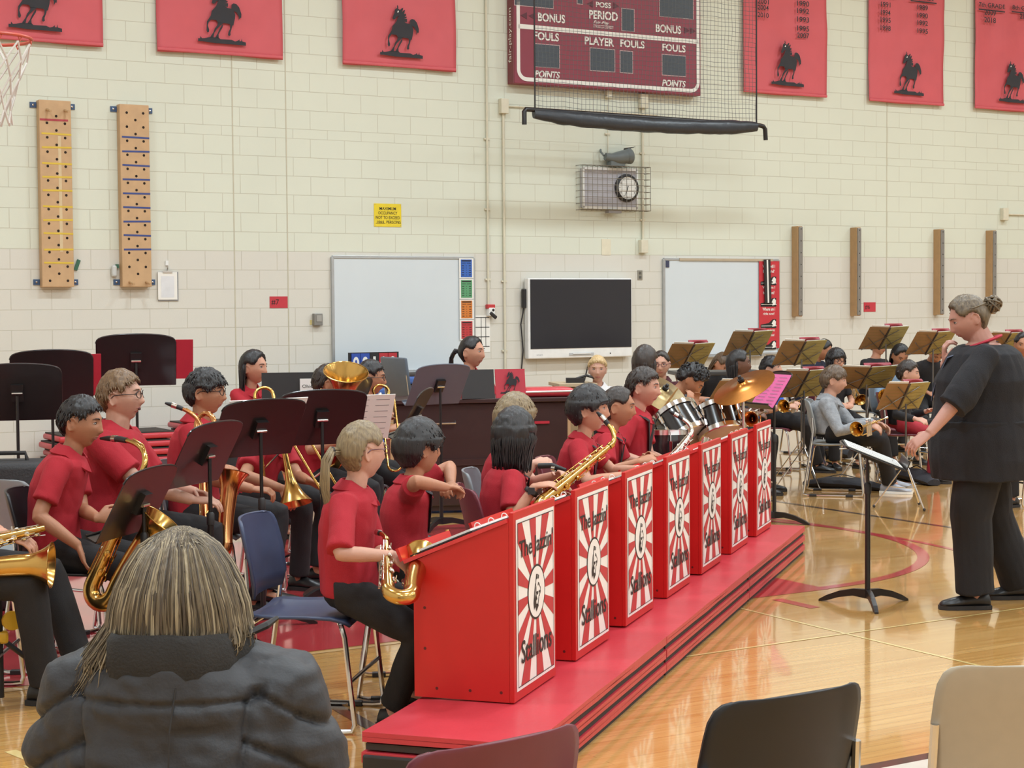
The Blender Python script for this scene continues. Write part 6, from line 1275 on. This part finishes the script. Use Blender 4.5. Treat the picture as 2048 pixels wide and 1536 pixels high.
b = MB(); text(b, 'Ohio', -.02, 1.10, INK, w=.07, h=.022, y=-.1315); b.build('lettering', KB)
for x in (-.35, .38): b = MB(); b.tube([(x, -.14, .85), (x*.7, .14, .0+.02)], .016, BLACKM, 8); b.tube([(x, .14, .85), (x*.7, -.14, .02)], .016, BLACKM, 8); b.build('leg', KB, smooth=True)
def pile(label, u0, u1, n0, h, k, top=REDV, name='mat_pile', gap=DARKV, cat='gym mats'):
    r_ = root(name, UN(u0, n0, 0), WALLA, label, cat)
    for q in range(k):
        hh = h/k; j = R.uniform(-.03, .03); b = MB(); b.rbox(((u1-u0)/2+j, .30+R.uniform(-.015, .015), hh*(q+.5)+.004), (u1-u0, .60, hh*.72), .02, top); b.build('folded_mat', r_, smooth=50)
        b = MB(); b.box(((u1-u0)/2+j, .30, hh*(q+1)-.006), (u1-u0-.04, .56, hh*.3), gap); b.build('fold_gap', r_)
pile('stack of folded red gym mats against the wall behind the left-edge stands', 4.45, 5.62, 16.3, .40, 5)
pile('stack of folded red gym mats against the wall behind the sandy-haired player', 5.75, 7.3, 16.3, .46, 6)
pile('tall stack of folded blue mats against the wall under the first whiteboard', 7.4, 9.2, 16.3, .88, 8, mat('blue_vinyl', '#3f62a8', .4, 0, .05, 5, .15, 25))
r_ = root('flip_scoreboard', UN(8.05, 16.75, .885), WALLA, 'small flip scoreboard with blue, black and red number cards', 'scoreboard'); boxpart('stand_back', r_, (0, .03, .12), (.60, .02, .24), BLACKP)
for x, mm, s_ in ((-.22, 'flip_blue', '0'), (-.11, 'flip_blue', '0'), (0, 'flip_black', '1'), (.11, 'flip_red', '0'), (.22, 'flip_red', '0')):
    mmx = mat(mm, {'flip_blue': '#2f4fa8', 'flip_black': '#232326', 'flip_red': '#b83038'}[mm], .5); b = MB(); b.box((x, .012, .12), (.104, .01, .22), mmx); o = b.build('number_card', r_); b = MB(); text(b, s_, x, .12, PAPER, h=.15, w=.075 if s_ == '0' else .03, y=.0065, bold=.03); b.build('lettering', o)
r_ = root('instrument_case', (-2.72, 9.25, 0), .1, 'black upright instrument case behind the grey chair at the left edge', 'case'); b = MB(); b.rbox((0, 0, .40), (.42, .32, .80), .04, mat('case_black', '#242224', .6, 0, .1, 10, .3, 80)); b.build('body', r_, smooth=50); b = MB(); b.tube([(-.08, 0, .80), (-.07, 0, .84), (.07, 0, .84), (.08, 0, .80)], .012, BLACKP, 8); b.build('handle', r_, smooth=True)
r_ = root('saxophone_stand', (-2.12, 6.98, 0), .3, 'black saxophone stand with a yellow clamp under the left-edge player', 'instrument stand'); b = MB(); b.tube([(0, 0, .02), (0, 0, .52)], .014, BLACKM, 8); b.build('pole', r_, smooth=True)
for a in (10, 130, 250): b = MB(); b.tube([Vector((0, 0, .27)), ang(a)*.28+Vector((0, 0, .02))], .011, BLACKM, 8); b.build('leg', r_, smooth=True)
b = MB(); YC = mat('yellow_clamp', '#d9a82c', .4); b.rbox((0, 0, .27), (.07, .05, .05), .01, YC); b.lathe([(.0001, -.012), (.04, -.012), (.04, .012), (.0001, .012)], YC, (.05, -.02, .34), (.2, -1, .1), 14); b.build('clamp', r_, smooth=50)
r_ = root('folding_table', pd(1432, 745, 16.2), .1, 'dark folding table with chrome legs behind the curly-haired person', 'table'); zt = r_.location.z; r_.location.z = 0; boxpart('top', r_, (0, 0, zt), (.85, .45, .035), mat('table_dark', '#3a3635', .4), .006)
for x in (-.3, .3): b = MB(); b.tube([(x-.12, -.15, zt), (x+.12, -.15, .02)], .011, CHROME, 8); b.tube([(x+.12, .15, zt), (x-.12, .15, .02)], .011, CHROME, 8); b.build('leg', r_, smooth=True)
def bag(label, a, c, w_, h_):
    p0, p1 = pz(*a), pz(*c); mid = (p0+p1)/2; d = p1-p0; r_ = root('gig_bag', mid, math.atan2(d.y, d.x), label, 'bag', 'soft instrument bags on the floor'); L = d.length; b = MB(); rs = []
    for t in LS(0, 1, 15):
        x = -L/2+L*t; q = w_*(.25+.75*math.sin(PI*min(1, .12+t*.8))**.7); hh = h_*(.3+.7*math.sin(PI*min(1, .1+t*.82))); rs.append([(x, q*math.cos(a_), max(.003, hh*(.5+.5*math.sin(a_))+.01*noise.noise(Vector((x*8, a_, 1))))) for a_ in LS(0, 2*PI, 13)[:-1]])
    b.rings(rs, mat('nylon_black', '#232228', .7, 0, .1, 12, .3, 60)); b.build('bag_body', r_, smooth=True); b = MB(); b.tube([(-L*.3, w_*.4, h_*.8), (-.05, w_*.3, h_*1.2), (L*.25, w_*.4, h_*.8)], .010, BLACKP, 6, True, .4); b.build('strap', r_, smooth=True)
bag('black soft instrument bag on the floor under the grey hoodie\'s chair', (1612, 972), (1770, 982), .11, .10)
bag('black soft bag on the floor right of the white sneakers', (1795, 955), (1868, 972), .12, .12)
bag('black soft bag under the chair left of the grey hoodie', (1630, 915), (1700, 918), .15, .20)
# neck straps, collars and small worn things
STRAP = mat('strap_webbing', '#1c1a1c', .7)
def strap(key, wd=.014):
    J = PEOPLE[key]; b = MB(); nb, Rt, Fp, s, sp = J['nb'], J['Rt'], J['Fp'], J['s'], J['sp']
    for sg in (1, -1): b.tube([nb-Fp*.072*s+Vector((0, 0, .01)), nb+Rt*sg*.080*s+Vector((0, 0, .006)), sp(.90)+Rt*sg*.085*s+Fp*.125*s, sp(.66)+Rt*sg*.04*s+Fp*.140*s, sp(.42)+Fp*.140*s], wd, STRAP, 6, True, .25, J['S'])
    b.xf(Matrix.Translation(-J['base'])); b.build('neck_strap', J['root'], smooth=True)
for k_ in ('F2', 'F3', 'F4', 'F5', 'F6'): strap(k_, .020 if k_ in ('F6', 'F2') else .012)
J = PEOPLE['F3']; d = (J['wR']-J['eR']).normalized(); c = J['wR']-d*.03; b = MB(); b.lathe([(.030, -.012), (.033, -.008), (.033, .008), (.030, .012)], BLACKP, c-J['base'], d, 16); b.box(c-J['base']+Vector((0, -.032, .006)), (.03, .012, .03), BLACKP); b.build('wristwatch', J['root'], smooth=True)
J = PEOPLE['BG']; d = (J['wR']-J['eR']).normalized(); b = MB(); b.lathe([(.030, -.006), (.034, 0), (.030, .006)], PAPER, J['wR']-d*.05-J['base'], d, 14); b.build('bracelet', J['root'], smooth=True)
J = PEOPLE['CO']; nb, Rt, Fp, s, S_ = J['nb'], J['Rt'], J['Fp'], J['s'], J['S']; b = MB()
b.tube([nb-J['base']-S_*(-.008+.035*math.sin(a))*s+Rt*.112*math.cos(a)*s+Fp*(.098*math.sin(a)+.012)*s for a in LS(0, 2*PI, 33)], .014, mat('red_trim', '#a82436', .8), 8, True, .6, S_); b.build('collar_trim', J['shirt'], smooth=True)
b = MB(); LAN = mat('lanyard_navy', '#33384e', .6, 0, .3, 60)
for sg in (1, -1): b.tube([nb-J['base']-Fp*.07+S_*.012, nb-J['base']+Rt*sg*.085+S_*.008+Fp*.01, J['sp'](.86)-J['base']+Rt*sg*.09+Fp*.20, J['sp'](.6)-J['base']+Rt*sg*.05+Fp*.27, J['sp'](.4)-J['base']+Fp*.29], .014, LAN, 6, True, .25, S_)
b.build('lanyard', J['root'], smooth=True)
# ------------------------------------------------------------------ the spectator in the foreground, seen from behind
FY = 2.92
def fg(px, py, dy=0.): return pd(px, py, FY+dy)
JK = mat('puffer_nylon', '#303034', .58, 0, .08, 14, .12, 160, sheen=.0); FLE = mat('collar_fleece', '#2f2d2c', .95, 0, .1, 30, .3, 200)
hc = fg(362, 1198, .10); spb = Vector((hc.x, hc.y, 0)); r_ = root('person', spb, 0, 'person with streaked shoulder-length blond hair in a dark puffer jacket, seen from behind', 'person')
Fd = Vector((.10, .99, 0)).normalized(); Rd = Vector((Fd.y, -Fd.x, 0)); Zz = Vector((0, 0, 1))
HMf = Matrix(((Rd.x, Fd.x, 0, hc.x), (Rd.y, Fd.y, 0, hc.y), (0, 0, 1, hc.z), (0, 0, 0, 1)))
b = MB(); D, Fc = sphere_dirs(48, 36); b.add([HMf @ Vector(p) for p in head_surface(D)], Fc, SK)
sh = hc-Zz*.135
b.tube([hc-Zz*.03-Fd*.03, hc-Zz*.10-Fd*.03, hc-Zz*.16-Fd*.04], [.055, .058, .07], SK, 14)
b.tube([sh-Zz*.02, sh-Zz*.25, sh-Zz*.5, sh-Zz*.72], [.10, .15, .17, .17], SK, 18)
arms_ = []
for sg in (1, -1):
    a0 = sh+Rd*sg*.16-Zz*.03; a1 = sh+Rd*sg*.212-Zz*.30+Fd*.03; a2 = sh+Rd*sg*.08-Zz*.36+Fd*.24; arms_.append((sg, a0, a1, a2)); b.tube([a0, a1, a2], [.05, .042, .028], SK, 12); hand_mesh(b, a2, Fd*.7-Rd*sg*.7, -Zz, sg, 1., .6)
    hp = sh+Rd*sg*.10-Zz*.72; kn = hp+Fd*.42+Rd*sg*.04; an = Vector((kn.x, kn.y, .09)); b.tube([hp, kn, an], [.09, .06, .04], SK, 12)
b.xf(Matrix.Translation(-spb)); mesh_obj('body', fuse(b, .006, 2, .4), SKIN['fair'], r_)
# jacket: wide quilted body and sleeves
b = MB(); rs = []
for z, hw, dp, yo in ((.05, .105, .11, -.03), (.025, .14, .13, -.025), (-.015, .188, .15, -.015), (-.07, .225, .155, 0), (-.13, .235, .17, 0), (-.22, .225, .175, 0), (-.32, .225, .18, .01), (-.42, .225, .19, .02), (-.52, .245, .20, .03), (-.62, .25, .21, .03), (-.70, .25, .21, .03)):
    rs.append([sh+Rd*hw*math.cos(a)+Fd*(dp*math.sin(a)+yo)+Zz*z for a in LS(0, 2*PI, 29)[:-1]])
b.rings(rs, SK)
for sg, a0, a1, a2 in arms_: b.tube([a0-Rd*sg*.07+Zz*.01, a0+Rd*sg*.0, a0*.55+a1*.45+Rd*sg*.012, a1+Rd*sg*.002, a1*.5+a2*.5, a2-(a2-a1)*.1], [.085, .098, .098, .090, .080, .062], SK, 20)
b.xf(Matrix.Translation(-spb)); me = fuse(b, .0056, 8)
n = len(me.vertices); co = np.empty(n*3, 'f'); no = np.empty(n*3, 'f'); me.vertices.foreach_get('co', co); me.vertices.foreach_get('normal', no); co = co.reshape(-1, 3); no = no.reshape(-1, 3)
top = sh.z; out = []
for p, q in zip(co, no):
    x = (p[0]*Rd.x+p[1]*Rd.y); z = p[2]-top; yb = p[0]*Fd.x+p[1]*Fd.y; ax_ = abs(x)
    arm = .158+.12*max(0, -z-.12)+.02*math.sin(z*9)     # armhole seam
    if ax_ > arm: ph = (z+.62*(ax_-.2)+.035)/.088; bulge = .010
    else: ph = (z+.02-.42*max(0, ax_-.03)*(1 if z < -.17 else .0))/.125; bulge = .006; ph = ph if (z < -.17 or abs(ph) < .25) else .5
    ds = abs(ph-round(ph))*(.088 if ax_ > arm else .125); da = abs(ax_-arm) if z < .0 else 9
    f = min(1, ds/.04); g = math.exp(-(ds/.0065)**2); ga = math.exp(-(da/.008)**2)
    wv = .007*noise.noise(Vector((x*9, z*22, yb*9)))+.005*noise.noise(Vector((x*30+z*9, z*38, yb*18)))+.004*noise.noise(Vector((x*70, z*26, 3)))*(1-f)
    out.append(bulge*(math.sqrt(f)-.5)-.008*g-.009*ga+wv)
co += no*np.array(out)[:, None]; me.vertices.foreach_set('co', co.ravel()); me.update(); jk = mesh_obj('jacket', me, JK, r_)
# stand-up collar with fleece lining, shoulder yoke seam
b = MB(); rs = []
for a in LS(PI*.5+.5, PI*2.5-.5, 34):
    d = Rd*math.cos(a)+Fd*math.sin(a); o = sh-Fd*.03-spb+Zz*.022; wv = .006*math.sin(a*5)+.004*math.sin(a*11+1); bk = max(0, -math.sin(a))
    rs.append([o+d*(.120+wv)-Zz*.02, o+d*(.132+wv)+Zz*.02, o+d*(.128+wv)+Zz*(.052+.012*bk), o+d*(.120+wv)+Zz*(.064+.012*bk), o+d*.108+Zz*(.060+.012*bk), o+d*.100+Zz*.02, o+d*.10-Zz*.02])
b.rings(rs, FLE); b.build('collar', jk, smooth=70)
b = MB(); o = sh-spb
b.tube([o+Rd*.035-Fd*.155+Zz*.01, o+Rd*.03-Fd*.178-Zz*.06, o+Rd*.03-Fd*.19-Zz*.14], .0016, BLACKP, 5); b.build('seam', jk)
b = MB(); b.tube([o+Rd*.118+Zz*.075-Fd*.03, o+Rd*.155+Zz*.09, o+Rd*.17+Zz*.10+Fd*.02], [.006, .007, .004], BLACKP, 6); b.build('drawcord', jk)
# trousers, shoes
b = MB()
for sg in (1, -1):
    hp = sh+Rd*sg*.10-Zz*.72; kn = hp+Fd*.42+Rd*sg*.04; an = Vector((kn.x, kn.y, .09)); b.tube([hp-Fd*.05, hp, kn, an], [.10, .105, .075, .055], SK, 14)
b.xf(Matrix.Translation(-spb)); mesh_obj('trousers', fuse(b, .009, 3), BLKT, r_)
# hair: a cap and several hundred separate locks in streaked shades
HM3 = [hairmat('hair_streak_dark', '#3f352a', '#57493a'), hairmat('hair_streak_mid', '#5f523f', '#786953'), hairmat('hair_streak_light', '#8a7b62', '#ad9d80')]
b = MB(); V = []; P = head_surface(D)
for i in range(len(D)):
    d = D[i]; az = abs(math.degrees(math.atan2(d[0], d[1]))); hz = np.interp(az, [0, 40, 65, 90, 180], [.55, .45, .1, -.5, -.8]); t = min(1, max(0, (d[2]-hz+.02)/.1)); nn_ = Vector((d[0]/.0745, d[1]/.095, d[2]/.113)).normalized(); V.append(HMf @ (Vector(P[i])+nn_*(.017*t-.01*(1-t))))
b.add(V, Fc, HM3[1]); b.xf(Matrix.Translation(-spb)); hr = b.build('hair', r_, smooth=180)
RH = random.Random(11)
def hlock(k, m):
    b = MB()
    for q in range(k):
        a = RH.uniform(48, 312); A = math.radians(a); zz0 = 1-RH.random()**1.6*.38; part = None
        a2 = A+RH.uniform(-.06, .06)*2; rt0 = math.sqrt(1-zz0*zz0); dv = np.array([[rt0*math.sin(A+RH.uniform(-.5, .5)), rt0*math.cos(A+RH.uniform(-.5, .5)), zz0]]); part = Vector(head_surface(dv)[0])*1.02+Vector((.0, -.004, .016*zz0)); side = math.sin(a2); bkk = math.cos(a2); Ln = RH.uniform(.020, .065)
        if a > 200 and a < 300: Ln += .055
        ro = RH.uniform(.0, .022)
        p1 = Vector((side*(.060+ro*.5), bkk*(.068+ro*.5)-.008, .092+ro*.3)); p1 = p1 if zz0 > .8 else part*.5+Vector((side*.084, bkk*.098-.008, .05))*.5+Vector((side, bkk, .2))*.004; p2 = Vector((side*(.089+ro), bkk*(.103+ro)-.008, .030)); p3 = Vector((side*(.106+ro), bkk*(.104+ro)-.012, -.035)); fl = RH.uniform(-.012, .010)+(.05 if 225 < a < 300 else 0)*RH.uniform(.3, 1)
        p4 = Vector((side*(.098+ro+fl)+RH.uniform(-.01, .01), bkk*(.098+ro+fl*.4)-.018+RH.uniform(-.01, .01), -.045-Ln*.55)); p5 = Vector((side*(.088+fl*1.8)+RH.uniform(-.014, .014), bkk*(.080+fl)-.02+RH.uniform(-.012, .012), -.045-Ln))
        ctl = [part, p1, p2, p3, p4, p5]; pts = []
        for i in range(5):
            c0 = ctl[max(0, i-1)]; c1 = ctl[i]; c2 = ctl[i+1]; c3 = ctl[min(5, i+2)]
            for t in (0, .5): pts.append(c1*(2*t**3-3*t*t+1)+c2*(3*t*t-2*t**3)+(c2-c0)*.5*(t**3-2*t*t+t)+(c3-c1)*.5*(t**3-t*t))
        pts.append(p5); w_ = RH.uniform(.6, 1.3); wob = RH.uniform(0, 6)
        pts = [p+Vector((.0055*math.sin(i*.75+wob), .0055*math.cos(i*.62+wob), .002*math.sin(i+wob)))*(i/15) for i, p in enumerate(pts)]
        b.tube([HMf @ p for p in pts], [w_*(.0008+.0009*math.sin(PI*min(1, .1+i/len(pts)))) if i < len(pts)-2 else w_*.0005 for i in range(len(pts))], m, 4, True, .7)
    b.xf(Matrix.Translation(-spb)); b.build('hair_locks', hr, smooth=True)
hlock(1500, HM3[0]); hlock(2600, HM3[1]); hlock(1300, HM3[2])
chair('black stacking chair under the spectator in the puffer jacket', (hc.x+.02, hc.y+.06), 84, CC['black'])
